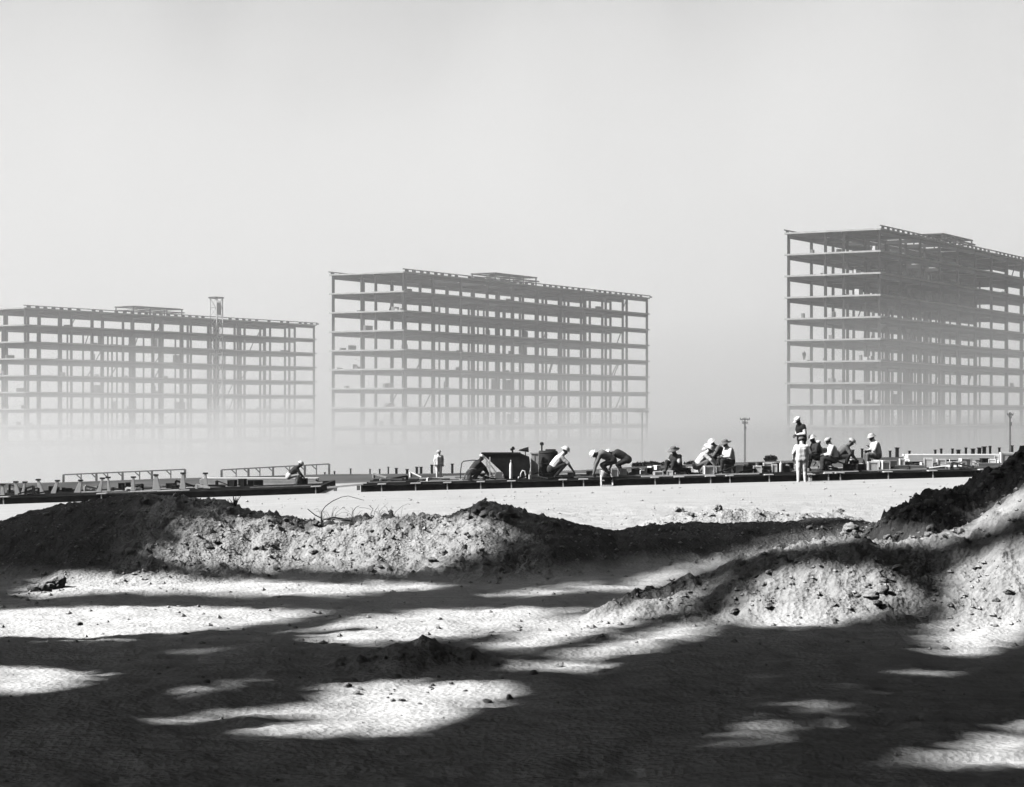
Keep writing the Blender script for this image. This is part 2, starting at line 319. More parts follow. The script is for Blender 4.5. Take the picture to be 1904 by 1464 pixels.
open_ = np.zeros_like(tx)
for poly, amt, soft in LIT:
    bx = [p[0] for p in poly]; by = [p[1] for p in poly]
    k = (ppx > min(bx) - 60) & (ppx < max(bx) + 60) & (ppy > min(by) - 60) & (ppy < max(by) + 60)
    open_[k] = np.maximum(open_[k], amt * poly_soft(ppx[k], ppy[k], poly, soft))
SHADE_CUTS = [([(180, 1206), (420, 1172), (600, 1140), (760, 1116), (900, 1108), (900, 1122), (720, 1136), (600, 1162), (470, 1188), (300, 1206)], .97, 5),
          ([(850, 1200), (960, 1162), (1050, 1138), (1075, 1142), (970, 1174), (890, 1208)], .5, 7), ([(380, 1362), (470, 1346), (560, 1334), (580, 1340), (480, 1354)], .8, 4)]   # shade strips cut into the sunlit patches; leaves are kept there
for poly, amt, soft in SHADE_CUTS: open_ = open_ * (1 - amt * poly_soft(ppx, ppy, poly, soft))
behind = ((ty > 41.5) & (ppx < 1580)) | ((ty > 39.5) & (ppx < 1050))
open_ = np.where(behind, 1.0, open_)
sx0 = tx - S.x / S.z * tz; sy0 = ty - S.y / S.z * tz         # where the sunbeam meets z = 0
CELL = 0.12; X0, Y0 = -20.0, 8.0; NX, NY = 340, 420
ix = ((sx0 - X0) / CELL).astype(int); iy = ((sy0 - Y0) / CELL).astype(int)
ok = (ix >= 0) & (ix < NX) & (iy >= 0) & (iy < NY)
acc = np.zeros((NX, NY)); cnt = np.zeros((NX, NY))
np.add.at(acc, (ix[ok], iy[ok]), open_[ok]); np.add.at(cnt, (ix[ok], iy[ok]), 1)
for _ in range(3):                                            # spread into cells without a sample
    e = cnt == 0
    a2 = sum(np.roll(acc, d_, ax) for ax in (0, 1) for d_ in (1, -1)); c2 = sum(np.roll(cnt, d_, ax) for ax in (0, 1) for d_ in (1, -1))
    acc = np.where(e, a2, acc); cnt = np.where(e, c2, cnt)
GAP = np.where(cnt > 0, acc / np.maximum(cnt, 1), 0.0)
for _ in range(1): GAP = np.maximum.reduce([GAP] + [np.roll(GAP, d_, ax) for ax in (0, 1) for d_ in (1, -1)])
GAP[:, int((45.5 - Y0) / CELL):] = 1.0
def gap_at(p):   # p (n,3) -> how open
    qx = p[:, 0] - S.x / S.z * p[:, 2]; qy = p[:, 1] - S.y / S.z * p[:, 2]
    i = ((qx - X0) / CELL).astype(int); j = ((qy - Y0) / CELL).astype(int)
    o_ = (i >= 0) & (i < NX) & (j >= 0) & (j < NY); r = np.where(qy > 45.5, 1.0, 0.0)
    r[o_] = GAP[i[o_], j[o_]]; return r

# ------------------------------------------------------------------ unseen trees; those overhead, behind and right are added to block skylight
def in_view(x, y, z): return y > 0.5 and abs(x) < 0.2535 * y + 1.7 and z < EYE + 0.206 * y + 1.2
def tree(label, base, crowns, leaves, size, seed, trunk_r=0.28):
    r = np.random.default_rng(seed); x, y = base; z0 = gz(x, y) - 0.15
    t = thing('shade_tree', label, 'tree', (x, y, z0), group=None)
    cs = np.array(crowns, float); c0 = cs.mean(0)
    fork = Vector((x + (c0[0] - x) * 0.05, y + (c0[1] - y) * 0.05, z0 + (c0[2] - z0) * 0.5)) - Vector((x, y, z0))
    mb = MB(); mb.tube([(0, 0, 0), fork * 0.3 + Vector((.1, -.05, 0)), fork * 0.65, fork], [trunk_r * 1.25, trunk_r, trunk_r * .85, trunk_r * .7], 10)
    mb.build('trunk', M['bark'], t, True)
    mb = MB()
    for c in cs:
        cc = Vector(c[:3]) - Vector((x, y, z0))
        for k in range(5):
            d = Vector(r.normal(size=3)) * 0.55; e = cc + Vector((d.x * c[3], d.y * c[4], d.z * c[5] * .7))
            mid = fork.lerp(e, 0.5) + Vector(r.normal(size=3)) * 0.3
            O = Vector((x, y, z0)); q = [O + fork.lerp(mid, .5), O + mid, O + mid.lerp(e, .5), O + e]
            if any(in_view(p_.x, p_.y, p_.z) for p_ in q): continue
            q2 = np.array([fork.lerp(mid, a_ / 4) + O for a_ in range(5)] + [mid.lerp(e, a_ / 4) + O for a_ in range(5)])
            if gap_at(q2).max() > 0.25: continue
            mb.tube([fork * 0.97, mid, e], [trunk_r * .4, trunk_r * .2, 0.03], 6)
    mb.build('limb', M['bark'], t, True)
    vol = cs[:, 3] * cs[:, 4] * cs[:, 5]; P = []
    for c, n in zip(cs, (leaves * vol / vol.sum()).astype(int)):
        d = r.normal(size=(n, 3)); d /= np.linalg.norm(d, axis=1)[:, None]
        rad = r.random(n) ** 0.45
        P.append(c[:3] + d * rad[:, None] * c[3:6])
    P = np.concatenate(P)
    return t, cs, prune(P, r)
def prune(P, r):
    infr = (P[:, 1] > 0.5) & (np.abs(P[:, 0]) < 0.2535 * P[:, 1] + 1.7) & (P[:, 2] < EYE + 0.206 * P[:, 1] + 1.2)
    P = P[~infr]
    return P[r.random(len(P)) > gap_at(P) * 1.02]
def crown(t, P, size, r):
    n = len(P); u = r.normal(size=(n, 3)); u /= np.linalg.norm(u, axis=1)[:, None]
    v = np.cross(u, r.normal(size=(n, 3))); v /= np.linalg.norm(v, axis=1)[:, None]
    s1 = size * (0.6 + 0.8 * r.random((n, 1))); s2 = s1 * 0.55
    P = P - np.array(t.location)
    vs = np.stack([P - u * s1, P + v * s2, P + u * s1, P - v * s2], 1).reshape(-1, 3)
    mesh_obj('crown', vs.tolist(), np.arange(4 * n).reshape(n, 4).tolist(), M['leaf'], t)
TREES = [   # label, foot of the trunk, crown lobes (centre, radii), leaf sprays
    ('broad leafy tree beside the foreground shade, close to the viewer', (-9.5, 6), [(-9, 9, 7.5, 5, 5, 3.6), (-11, 4, 9, 5, 5, 4)], 7000),
    ('leafy tree at the edge of the clearing beside the flat sand', (-14, 17), [(-12.5, 17, 8, 4.8, 5.5, 4.4), (-15, 20, 10, 5, 5, 4.5)], 8000),
    ('tall leafy tree beside the long spoil ridge', (-18, 29), [(-17.5, 28, 9, 5.2, 6, 5.5), (-19, 31, 13, 5.5, 6, 5)], 9000),
    ('leafy tree at the far end of the spoil ridge', (-21, 38), [(-20.5, 37, 8, 5, 5, 5), (-22, 36, 13, 5, 5, 4.5)], 8000),
    ('very tall slim tree rising behind the other shade trees', (-27, 21), [(-27, 21, 14, 6, 7, 6), (-28, 25, 19, 6, 7, 5)], 10000),
    ('very tall old tree behind the near shade trees', (-26, 10), [(-25, 10, 13, 6, 6.5, 6), (-25, 13, 18, 6, 6, 5)], 10000),
    ('great tall tree standing furthest from the sand among the shade trees', (-33, 32), [(-32, 31, 17, 6, 7, 7), (-34, 33, 22, 6, 7, 5)], 10000),
    ('unseen tree spreading above the viewer, added to block skylight', (-4.5, -3), [(-3, -1, 9.5, 5.5, 5.5, 3.2), (1.5, 4, 10.5, 6.5, 6.5, 3)], 9000),
    ('unseen wide tree behind the viewer, added to block skylight', (6, -5), [(5, -4, 7, 7, 5, 6), (-3, -9, 6, 8, 4, 6)], 8000),
    ('unseen leafy tree opposite the shade trees, added to block skylight', (10.5, 7), [(9.5, 7, 8, 4.6, 7, 6), (11, 12, 7, 5, 6, 6)], 8000),
    ('unseen leafy tree over the steep bank, added to block skylight', (15, 19), [(13.5, 18, 8, 5, 6, 6), (16, 26, 8, 6, 6, 6)], 8000),
    ('unseen high crowned tree over the open foreground, added to block skylight', (-6.5, 11), [(-3, 14, 13, 6.5, 6.5, 4), (3.5, 15, 13.5, 6.5, 6.5, 4)], 9000),
    ('unseen spreading tree reaching over the spoil ridge, added to block skylight', (-11.5, 24), [(-7, 24, 15.5, 8, 8, 4.5), (1, 26, 16.5, 8, 8, 4.5)], 12000),
    ('unseen spreading tree on the bank opposite the ridge, added to block skylight', (15, 33), [(8, 30, 17, 8.5, 8.5, 4.5), (1, 34, 18, 8, 8, 4)], 12000),
    ('unseen flat crowned tree near the end of the ridge, added to block skylight', (-15.5, 40), [(-9, 36, 18, 8.5, 7, 4.5), (9, 40, 19, 9, 7, 4.5)], 12000),
]
grown = [tree(lab, b_, cr, int(n * 1.6), 0.30, 100 + i) for i, (lab, b_, cr, n) in enumerate(TREES)]
# thicken the crowns where the sun would still leak through onto ground that lies in shade
allP = np.concatenate([g[2] for g in grown]); cov = np.zeros((NX, NY))
qi = ((allP[:, 0] - S.x / S.z * allP[:, 2] - X0) / CELL).astype(int); qj = ((allP[:, 1] - S.y / S.z * allP[:, 2] - Y0) / CELL).astype(int)
for di in (-1, 0, 1):
    for dj in (-1, 0, 1):
        k_ = (qi + di >= 0) & (qi + di < NX) & (qj + dj >= 0) & (qj + dj < NY); np.add.at(cov, (qi[k_] + di, qj[k_] + dj), 1)
I, J = np.meshgrid(np.arange(NX), np.arange(NY), indexing='ij')
need = (GAP < 0.5) & (cov < 5) & (I * CELL + X0 > -12) & (J * CELL + Y0 > 12) & (J * CELL + Y0 < 45)
cells = np.stack([I[need], J[need]], 1); fr_ = np.random.default_rng(55)
lobes = np.array([list(c) + [gi] for gi, g in enumerate(grown) for c in g[1]])
extra = [[] for _ in grown]
for rep in range(2):
    bx = X0 + (cells[:, 0] + fr_.random(len(cells))) * CELL; by = Y0 + (cells[:, 1] + fr_.random(len(cells))) * CELL
    best = np.full(len(cells), 9.0); bz = np.zeros(len(cells)); bl = np.zeros(len(cells), int)
    for zc in np.arange(5.0, 27, 0.5):
        zz = zc + fr_.random(len(cells)) * 0.5; px_ = bx + S.x / S.z * zz; py_ = by + S.y / S.z * zz
        vis = (py_ > 0.5) & (np.abs(px_) < 0.2535 * py_ + 1.7) & (zz < EYE + 0.206 * py_ + 1.2)
        for c in lobes:
            d = np.sqrt(((px_ - c[0]) / c[3]) ** 2 + ((py_ - c[1]) / c[4]) ** 2 + ((zz - c[2]) / c[5]) ** 2) + 0.5 * fr_.random(len(cells))
            up = (d < best) & ~vis; best[up] = d[up]; bz[up] = zz[up]; bl[up] = int(c[6])
    okc = best < 2.6
    pts = np.stack([bx + S.x / S.z * bz, by + S.y / S.z * bz, bz], 1)
    for gi in range(len(grown)): extra[gi].append(pts[okc & (bl == gi)])
print('fill leaves', sum(len(e) for ex in extra for e in ex), 'of cells', len(cells), 'leaves', len(allP))
for gi, (t, cs, P) in enumerate(grown): crown(t, np.concatenate([P] + extra[gi]), 0.30, np.random.default_rng(300 + gi))

# ------------------------------------------------------------------ steel framed ministry blocks under construction
UA = math.atan2(0.86, 0.51); BL, BW, FH = 100.0, 16.0, 3.6
ROWS = [0.0, 6.2, 9.4, 16.0]
def h_section(hh, wd=0.40, fl=0.09, wb=0.16):
    a = wd / 2; b = wb / 2; p = [(-a, -a), (a, -a), (a, -a + fl), (b, -a + fl), (b, a - fl), (a, a - fl), (a, a), (-a, a), (-a, a - fl), (-b, a - fl), (-b, -a + fl), (-a, -a + fl)]
    n = len(p); vs = [(x, y, 0) for x, y in p] + [(x, y, -hh) for x, y in p]
    fs = [tuple(range(n)), tuple(range(2 * n - 1, n - 1, -1))] + [((i + 1) % n, i, i + n, (i + 1) % n + n) for i in range(n)]
    me = bpy.data.meshes.new('column'); me.from_pydata(vs, [], fs); me.materials.append(M['steel']); return me
COL = h_section(FH * 10 + 4); THIN = h_section(FH * 9, 0.28, 0.07, 0.12)
def box_mesh(name, a, b, m):
    mb = MB().box(a, b); me = bpy.data.meshes.new(name); me.from_pydata(mb.v, [], mb.f); me.materials.append(m); return me
def put(name, me, parent, loc=(0, 0, 0), rz=0):
    o = bpy.data.objects.new(name, me); C.objects.link(o); o.parent = parent; o.location = loc; o.rotation_euler = (0, 0, rz); return o
def slab_mesh(hole):
    x0, x1, y0, y1, t = -0.7, BL + 0.6, -0.5, BW + 0.5, 0.28
    mb = MB()
    if not hole: mb.box((x0, y0, -t), (x1, y1, 0))
    else:
        hx0, hx1, hy0, hy1 = hole
        ox = [(x0, y0), (x1, y0), (x1, y1), (x0, y1)]; hx = [(hx0, hy0), (hx1, hy0), (hx1, hy1), (hx0, hy1)]
        vs = [(a, b, 0) for a, b in ox] + [(a, b, 0) for a, b in hx] + [(a, b, -t) for a, b in ox] + [(a, b, -t) for a, b in hx]; fs = []
        for i in range(4):
            j = (i + 1) % 4
            fs += [(i, j, 4 + j, 4 + i), (8 + j, 8 + i, 12 + i, 12 + j), (8 + i, 8 + j, j, i), (4 + i, 4 + j, 12 + j, 12 + i)]
        mb.add(vs, fs)
    me = bpy.data.meshes.new('floor_slab'); me.from_pydata(mb.v, [], mb.f); me.materials.append(M['concrete']); return me
SLAB = slab_mesh(None); SLAB_TOP = slab_mesh((19, 49, 2.2, 13.8)); SLAB_2 = slab_mesh((22, 47, 4.0, 13))
BEAM = box_mesh('floor_beam', (2.0, -0.11, -1.15), (BL - 2.0, 0.11, -0.284), M['steel'])
EDGE = box_mesh('floor_beam', (0.3, -0.11, -0.95), (BL - .3, 0.11, -0.284), M['steel'])
CROSS = box_mesh('cross_beam', (-0.10, 0.115, -0.90), (0.10, 6.08, -0.284), M['steel'])
CROSS2 = box_mesh('cross_beam', (-0.10, 9.52, -0.90), (0.10, 15.88, -0.284), M['steel'])
def block(label, corner, seed):
    r = np.random.default_rng(seed)
    t = thing('building_frame', label, 'building', corner, UA, 'bare building frames in a row in the mist')
    for f in range(10):
        put('floor_slab', SLAB_TOP if f == 0 else SLAB_2 if f == 1 else SLAB, t, (0, 0, -FH * f))
        for w_ in ROWS: put('floor_beam', EDGE, t, (0, w_, -FH * f))
        for k in range(1, 10, 1):
            put('cross_beam', CROSS, t, (k * 10, 0, -FH * f)); put('cross_beam', CROSS2, t, (k * 10, 0, -FH * f))
    for k in range(11):
        for w_ in ROWS: put('column', COL, t, (k * 10, w_, -0.02))
    for s_, w_ in [(33, 6.2), (36.5, 6.2), (43.5, 6.2), (46.5, 6.2), (35, 9.4), (38, 9.4), (44, 9.4), (52.5, 9.4), (54.5, 6.2), (72.5, 6.2), (75.5, 9.4), (27, 9.4)] + ([(k * 10 + 2.4 + r.uniform(-.5, .5), 9.4) for k in range(10)] if seed == 1 else []):
        put('stud', THIN, t, (s_, w_, -FH - 0.4))
    # roof edge: a strip raised on blocks along both long sides and the near end
    for w_ in (-0.5, BW + 0.38):
        put('roof_curb', box_mesh('roof_curb', (-0.85, 0, 0.34), (BL + 0.85, 0.12, 0.52), M['steel']), t, (0, w_, 0))
        for k in range(0, 42):
            if r.random() < 0.85: put('curb_block', CBLK, t, (k * 2.45 + r.uniform(-.2, .2), w_ + 0.02, 0.0))
    # plant room frame over the opening in the roof
    fr = MB()
    for zz, y0 in ((0.95, 0.3), (1.75, 0.8)):
        for y_ in (y0, 6.2): fr.bar((34, y_, zz), (51, y_, zz), 0.3, 0.26)
        for x_ in (34.3, 40, 45.5, 50.7): fr.bar((x_, y0, zz), (x_, 6.2, zz), 0.2, 0.2)
    for x_ in (34.3, 40, 45.5, 50.7):
        for y_ in (0.8, 6.2): fr.bar((x_, y_, 0), (x_, y_, 1.75), 0.2)
    fr.build('plant_room_frame', M['steel'], t)
    MB().box((36, 2, 1.9), (51.8, 5.8, 2.05)).build('plant_room_decking', M['grey_timber'], t)
    for k in range(46):     # stacks of boards and material on the floors, built as frame parts
        f = int(r.integers(1, 9)); s_ = r.uniform(0.2, 97); w_ = r.uniform(0.2, 15); L_, D_, H_ = r.uniform(.4, 2.4), r.uniform(.3, .8), r.uniform(.25, 1.0)
        if r.random() < .35: s_ = r.uniform(-.4, 1.5)
        MB().box((s_, w_, -FH * f + .004), (s_ + L_, w_ + D_, -FH * f + H_)).build('material_stack', M['grey_timber'] if r.random() < .6 else M['timber'], t)
    for k in range(9):      # upright panels closing part of a bay
        f = int(r.integers(1, 9)); s_ = r.uniform(24, 60); w_ = ROWS[int(r.integers(1, 3))] + .3
        MB().box((s_, w_, -FH * f + .004), (s_ + r.uniform(1, 3.2), w_ + .1, -FH * f + r.uniform(1.6, 2.4))).build('partition_panel', M['grey_timber'], t)
    for k in range(16):      # loose props and braces on the floors
        f = int(r.integers(1, 8)); s_ = r.uniform(4, 90); w_ = ROWS[int(r.integers(0, 4))]
        MB().bar((s_, w_, -FH * f + 0.02), (s_ + r.uniform(1.2, 3), w_, -FH * (f - 1) - 0.8), 0.16).build('raking_prop', M['steel'], t)
    return t
CBLK = box_mesh('curb_block', (0, 0, 0.0), (1.15, 0.08, 0.338), M['steel'])
B3 = block('closest bare steel building frame, tallest in the row, by the gathered workers', (60.3, 332, 33.1), 3)
B2 = block('bare steel building frame standing in the middle of the row of three', (-20.2, 376, 29.1), 2)
B1 = block('farthest bare steel building frame with a timber hoist tower beside it', (-104.0, 432, 25.3), 1); B1.rotation_euler.z = UA - R(1.6)
# ------------------------------------------------------------------ steel platforms the men work on
YD = 75.0                                       # distance of the front girders
def dX(px, Y=YD): return (px - CX) / F * Y
BH = 0.345
def front_beam(x0, x1):          # one length of girder, seen from its side: web set back between two flanges
    mb = MB()
    mb.box((x0, -0.09, BH - 0.03), (x1, 0.09, BH)); mb.box((x0, -0.02, 0.03), (x1, 0.02, BH - 0.03)); mb.box((x0, -0.09, 0.0), (x1, 0.09, 0.03))
    return mb
def tee_mesh(depth, wf=0.34):
    mb = MB(); mb.box((-wf / 2, -0.16, BH + 0.004), (wf / 2, depth, BH + 0.036)); mb.box((-0.02, -0.13, 0.0), (0.02, -0.10, BH + 0.004))
    me = bpy.data.meshes.new('cross_tee'); me.from_pydata(mb.v, [], mb.f); me.materials.append(M['pale_steel']); return me
def platform(label, px0, px1, tees, slope, seed, depth=7.5, planks=34):
    r = np.random.default_rng(seed); xm = (dX(px0) + dX(px1)) / 2
    t = thing('steel_platform', label, 'platform', (xm, YD, float(base_z(xm, YD)) - 0.01), group='steel platforms on the graded ground')
    t.rotation_euler = (0, -math.atan(slope), 0)
    cuts = sorted([dX(p) - xm for p in tees]); ends = [dX(px0) - xm] + cuts + [dX(px1) - xm]
    for a, b in zip(ends[:-1], ends[1:]):
        if b - a > 0.1: front_beam(a + 0.024, b - 0.024).build('front_girder', M['dark_steel'], t)
    for k, c in enumerate(cuts):
        o = put('cross_tee', tee_mesh(.22, r.uniform(.28, .38)), t, (c, 0, 0))
    x0, x1 = ends[0], ends[-1]
    for y_ in (1.6, 3.4, 5.2, 7.0):
        MB().box((x0, y_ - .08, 0.0), (x1, y_ + .08, BH)).build('rear_girder', M['dark_steel'], t)
    for c in cuts: MB().box((c - .07, .10, .10), (c + .07, depth, BH - .002)).build('joist', M['dark_steel'], t)
    for k in range(planks):          # boards laid on the cross tees
        L_ = r.uniform(1.0, 3.2); xa = r.uniform(x0, x1 - L_); y_ = 0.25 + (depth - 0.6) * r.random(); w_ = r.uniform(.12, .24)
        z_ = BH + 0.003 + 0.0008 * k
        MB().box((xa, y_, z_), (xa + L_, y_ + w_, z_ + r.uniform(.02, .05))).build('deck_board', M['timber'] if r.random() < .3 else M['grey_timber'], t)
    return t
TEES_R = [710, 773, 832, 894, 951, 1047, 1085, 1218, 1263, 1321, 1357, 1430, 1503, 1540, 1562, 1651, 1734, 1830, 1875]
P_R = platform('long platform of dark steel girders with pale tees, carrying most of the workers', 670, 2010, TEES_R, 0.0245, 12)
P_L = platform('shorter dark steel platform with pale stub posts, carrying one worker', -60, 592, [8, 190, 588], 0.0335, 13, planks=14)
def deck_z(x, y=YD): 
    P = P_R if x > -6.5 else P_L; sl = 0.0245 if x > -6.5 else 0.0335
    return P.location.z + (x - P.location.x) * sl + BH + 0.05
def on_deck(px, Y, lift=0.0):
    x = dX(px, Y); return Vector((x, Y, deck_z(x) + lift))
# fascia end plate and loose bright bar between the platforms
b_ = thing('steel_bar', 'bright steel bar lying on the ground between the two platforms', 'bar', (dX(645, 77), 77, float(base_z(dX(645, 77), 77))))
MB().bar((-.75, 0, .2), (.75, 0, .34), .09, .07).build('bar', M['pale_steel'], b_); MB().box((-.5, -.06, -.03), (-.38, .06, .20)).build('chock', M['grey_timber'], b_); MB().box((.38, -.06, -.03), (.5, .06, .28)).build('chock', M['grey_timber'], b_)

# ------------------------------------------------------------------ stub posts on the left platform
def stub_post(px, hgt, lean, wb, label):
    hgt *= .86; p = on_deck(px, 76.2); t = thing('stub_post', label, 'post', p, group='stub posts on the shorter platform')
    mb = MB(); wt = wb * 0.4
    mb.prism([(-wb / 2, 0), (wb / 2, 0), (lean + wt / 2, hgt), (lean - wt / 2, hgt)], -0.05, 0.05); mb.build('gusset', M['pale_steel'], t, bevel=0.004)
    MB().box((lean - .09, -.06, hgt), (lean + .09, .06, hgt + 0.06)).build('cap', M['steel'], t)
    MB().box((-wb * .7, -.09, -0.01), (wb * .7, .09, 0.0)).build('foot_plate', M['steel'], t)
for px, h, ln, wb in [(5, .42, 0, .16), (33, .52, -.07, .2), (42, .5, .09, .12), (78, .58, -.14, .22), (99, .52, .16, .2), (144, .5, .12, .24), (184, .56, .13, .16), (203, .58, -.04, .12), (247, .56, .02, .16), (291, .62, -.02, .3), (340, .66, 0, .22), (383, .62, -.02, .18)]:
    stub_post(px, h, ln, wb, 'pale tapered stub post with dark cap on the shorter platform')

# ------------------------------------------------------------------ crates, blocks, board stacks
def crate_proto(kind):
    t = thing('crate', 'x', 'crate'); w_, d_, h_ = 0.34, 0.30, 0.32
    body = {'white': M['block'], 'dark': M['black'], 'grey': M['grey_timber']}[kind]; bat = {'white': M['white'], 'dark': M['dark_steel'], 'grey': M['timber']}[kind]
    MB().box((-w_ / 2, -d_ / 2, 0), (w_ / 2, d_ / 2, h_)).build('body', body, t)
    for sx in (-1, 1):
        for sy in (-1, 1):
            MB().box((sx * w_ / 2 - .025, sy * d_ / 2 - .022, .003), (sx * w_ / 2 + .02, sy * d_ / 2 + .02, h_ + .01)).build('batten', bat, t)
    MB().box((-w_ / 2 - .012, -d_ / 2 - .012, h_ - .05), (w_ / 2 + .012, d_ / 2 + .012, h_ + .006)).build('lid', bat, t)
    return t
PROTO = {}
def crate(kind, p, sx, sz, label, group, rz=0.0, sy=1.0):
    if kind not in PROTO: PROTO[kind] = t = crate_proto(kind)
    else: t = copy_tree(PROTO[kind])
    t.location = p; t.scale = (sx, sy, sz); t.rotation_euler = (0, 0, rz); t['label'] = label; t['group'] = group; t['category'] = 'crate'
    return t
WL = 'pale wooden crate standing among the crouching workers on the long platform'; WG = 'pale crates on the long platform'
DL = 'small black box set down on the long platform'; DG = 'black boxes on the long platform'
def crate_words(kd, px):
    where = [(1168, 'beside the two bending workers'), (1280, 'near the worker in the dark brimmed hat'), (1370, 'among the group of hatted workers'), (1440, 'between the hatted group and the utility pole'), (1480, 'close by the standing pair'), (1640, 'round the seated man in helmet and white shirt'), (1735, 'next to the plank bundles'), (9999, 'at the end of the platform toward the black heap')]
    w_ = next(b for a, b in where if px < a); k = 'pale wooden crate' if kd == 'white' else 'small black box'
    return k + ' ' + w_, ('pale crates ' if kd == 'white' else 'black boxes ') + w_
rc = np.random.default_rng(77)
big = [('white', 1318, 76.3, 1.0, .95), ('white', 1336, 76.8, .6, .9), ('white', 1375, 77, .7, .9), ('white', 1408, 76.6, .85, .8), ('white', 1440, 77, .5, .9), ('white', 1623, 76.2, 1.05, 1.0), ('white', 1646, 77, .8, .9), ('white', 1660, 77.6, .8, .95), ('white', 1677, 78, .5, 1.1),
       ('white', 1126, 76.8, 1.0, .7), ('white', 1142, 76.5, .7, .9), ('white', 1158, 77, .7, .85), ('white', 1726, 78, .9, 1.1), ('white', 1750, 78.4, .9, .9), ('white', 1795, 78, 1.1, .95), ('dark', 1206, 78, .6, .75), ('white', 1224, 76.6, .9, .4), ('white', 1246, 76.4, .6, .5)] + [('dark', px, Y, sx, sz) for px, Y, sx, sz in ((1392, 76.8, .9, .8), (1398, 77.6, .7, 1.1), (1426, 77.2, .8, .7), (1452, 77.4, .9, 1.0), (1462, 76.8, .8, .7), (1578, 76.6, 1.1, .8), (1588, 77.4, .9, 1.1), (1602, 76.8, .9, .7), (1612, 77.8, .8, 1.2), (1276, 77.2, .8, .7), (1098, 77.6, .7, .6), (1182, 77.2, .8, .8), (1062, 77.4, .6, .5))]
for kd, px, Y, sx, sz in big:
    crate(kd, on_deck(px, Y), sx, sz, *crate_words(kd, px), rc.uniform(-.2, .2))
for px in np.arange(1172, 1905, 10.5):
    if rc.random() < 0.22 or 1470 < px < 1575: continue
    kd = 'white' if rc.random() < .62 else 'dark'
    crate(kd, on_deck(px + rc.uniform(-4, 4), rc.uniform(78.2, 82)), rc.uniform(.4, .95), rc.uniform(.35, .95), *crate_words(kd, px), rc.uniform(-.5, .5))
for px, sx, sz in [(19, .6, .5), (96, .55, .75), (107, .4, .6), (118, .35, .5), (128, .7, .45), (226, .5, .8), (238, .5, .9), (317, .7, .6), (326, .5, .4), (432, .7, .75), (451, .6, .8), (466, .6, .65), (480, .9, .6), (557, .5, .9), (566, .6, .7)]:
    kd = 'dark' if px > 90 else 'white'
    crate(kd, on_deck(px, 77.4 + rc.uniform(-.4, .6)), sx, sz, 'small dark box among the stub posts on the shorter platform' if kd == 'dark' else 'pale crate at the outer end of the shorter platform', 'boxes on the shorter platform' if kd == 'dark' else None, rc.uniform(-.3, .3))
def board_stack(label, px0, px1, Y, hgt, z0, depth=1.0, m='timber', n=4):
    x0, x1 = dX(px0, Y), dX(px1, Y); t = thing('board_stack', label, 'boards', ((x0 + x1) / 2, Y, z0)); L_ = x1 - x0; r = np.random.default_rng(int(px0))
    for i in range(n):
        for j in range(3):
            e0, e1 = r.uniform(0, .12), r.uniform(0, .12); a = hgt / n
            MB().box((-L_ / 2 + e0, -depth / 2 + j * depth / 3 + .01, i * a + .004), (L_ / 2 - e1, -depth / 2 + (j + 1) * depth / 3 - .01, (i + 1) * a - .006)).build('board', M[m], t)
    return t
board_stack('long white stack of boards lying behind the worker on the shorter platform', 372, 592, 79.5, 0.24, on_deck(480, 79.5).z)
board_stack('wide white stack of boards in the mist beyond the platform end', 1682, 1868, 97, 0.34, gz(dX(1775, 97), 97) - .02, 1.4, 'white', 4)
for px0, px1, Y in [(1662, 1722, 77.2), (1812, 1860, 77.6), (1735, 1800, 80.5)]:
    board_stack('thin bundle of planks lying on the long platform among crates', px0, px1, Y, 0.13, on_deck((px0 + px1) / 2, Y).z, .5, 'grey_timber' if px0 != 1735 else 'timber', 2)['group'] = 'plank bundles on the long platform'
crate('white', on_deck(1872, 78.5), 1.4, 1.5, 'largest pale crate, at the far end of the long platform by the earth heap', None)

# ------------------------------------------------------------------ concrete hopper, tank, cylinder, pipes
def hopper():
    Y = 77.2; p = on_deck(940, Y); k = Y / F; X = lambda px: (px - 940) * k
    t = thing('mixing_hopper', 'black steel hopper with one long sloping side on the long platform', 'hopper', p)
    H = 0.95
    tub = MB().prism([(X(897), H), (X(968), H), (X(984), H - .13), (X(986), H - .5), (X(982), .08), (X(936), .08), (X(936), .2)], -.5, .5)
    o = tub.build('tub', M['black'], t, bevel=0.012)
    MB().bar((X(895), -.515, H + .01), (X(968), -.515, H + .01), .04, .05).bar((X(895), .515, H + .01), (X(968), .515, H + .01), .04, .05).build('rim', M['dark_steel'], t)
    MB().box((X(938), -.42, 0), (X(982), .42, .075)).build('skid', M['dark_steel'], t)
    v = MB(); v.tube([(X(953), 0, H), (X(953), 0, H + .2)], .03, 8); v.tube([(X(949), 0, H + .14), (X(957), 0, H + .2)], .045, 8); v.lathe([(.0, 0), (.06, .02), (.05, .07), (0, .09)], 10, (X(954), 0, H + .18)); v.build('valve', M['black'], t)
    v = MB(); v.tube([(X(977), .1, H - .08), (X(977), .1, H + .1)], .018, 6); v.tube([(X(965), .1, H + .12), (X(975), .1, H + .14), (X(983), .1, H + .15)], [.02, .07, .10], 10); v.build('horn', M['black'], t)
    c = MB(); c.bar((X(897), -.3, H - .02), (X(929), -.3, .06), .30, .03); c.build('chute', M['timber'], t)
    MB().bar((X(904), -.52, H - .3), (X(918), -.52, 0), .05).build('leg', M['pale_steel'], t); MB().bar((X(911), -.58, H - .12), (X(911), -.58, 0), .05).build('leg', M['pale_steel'], t); MB().bar((X(905), .2, H - .2), (X(905), .2, 0), .05).build('leg', M['pale_steel'], t)
    MB().box((X(921), -.5, .02), (X(934), -.45, .26)).build('side_panel', M['white'], t)
    return t
hopper()
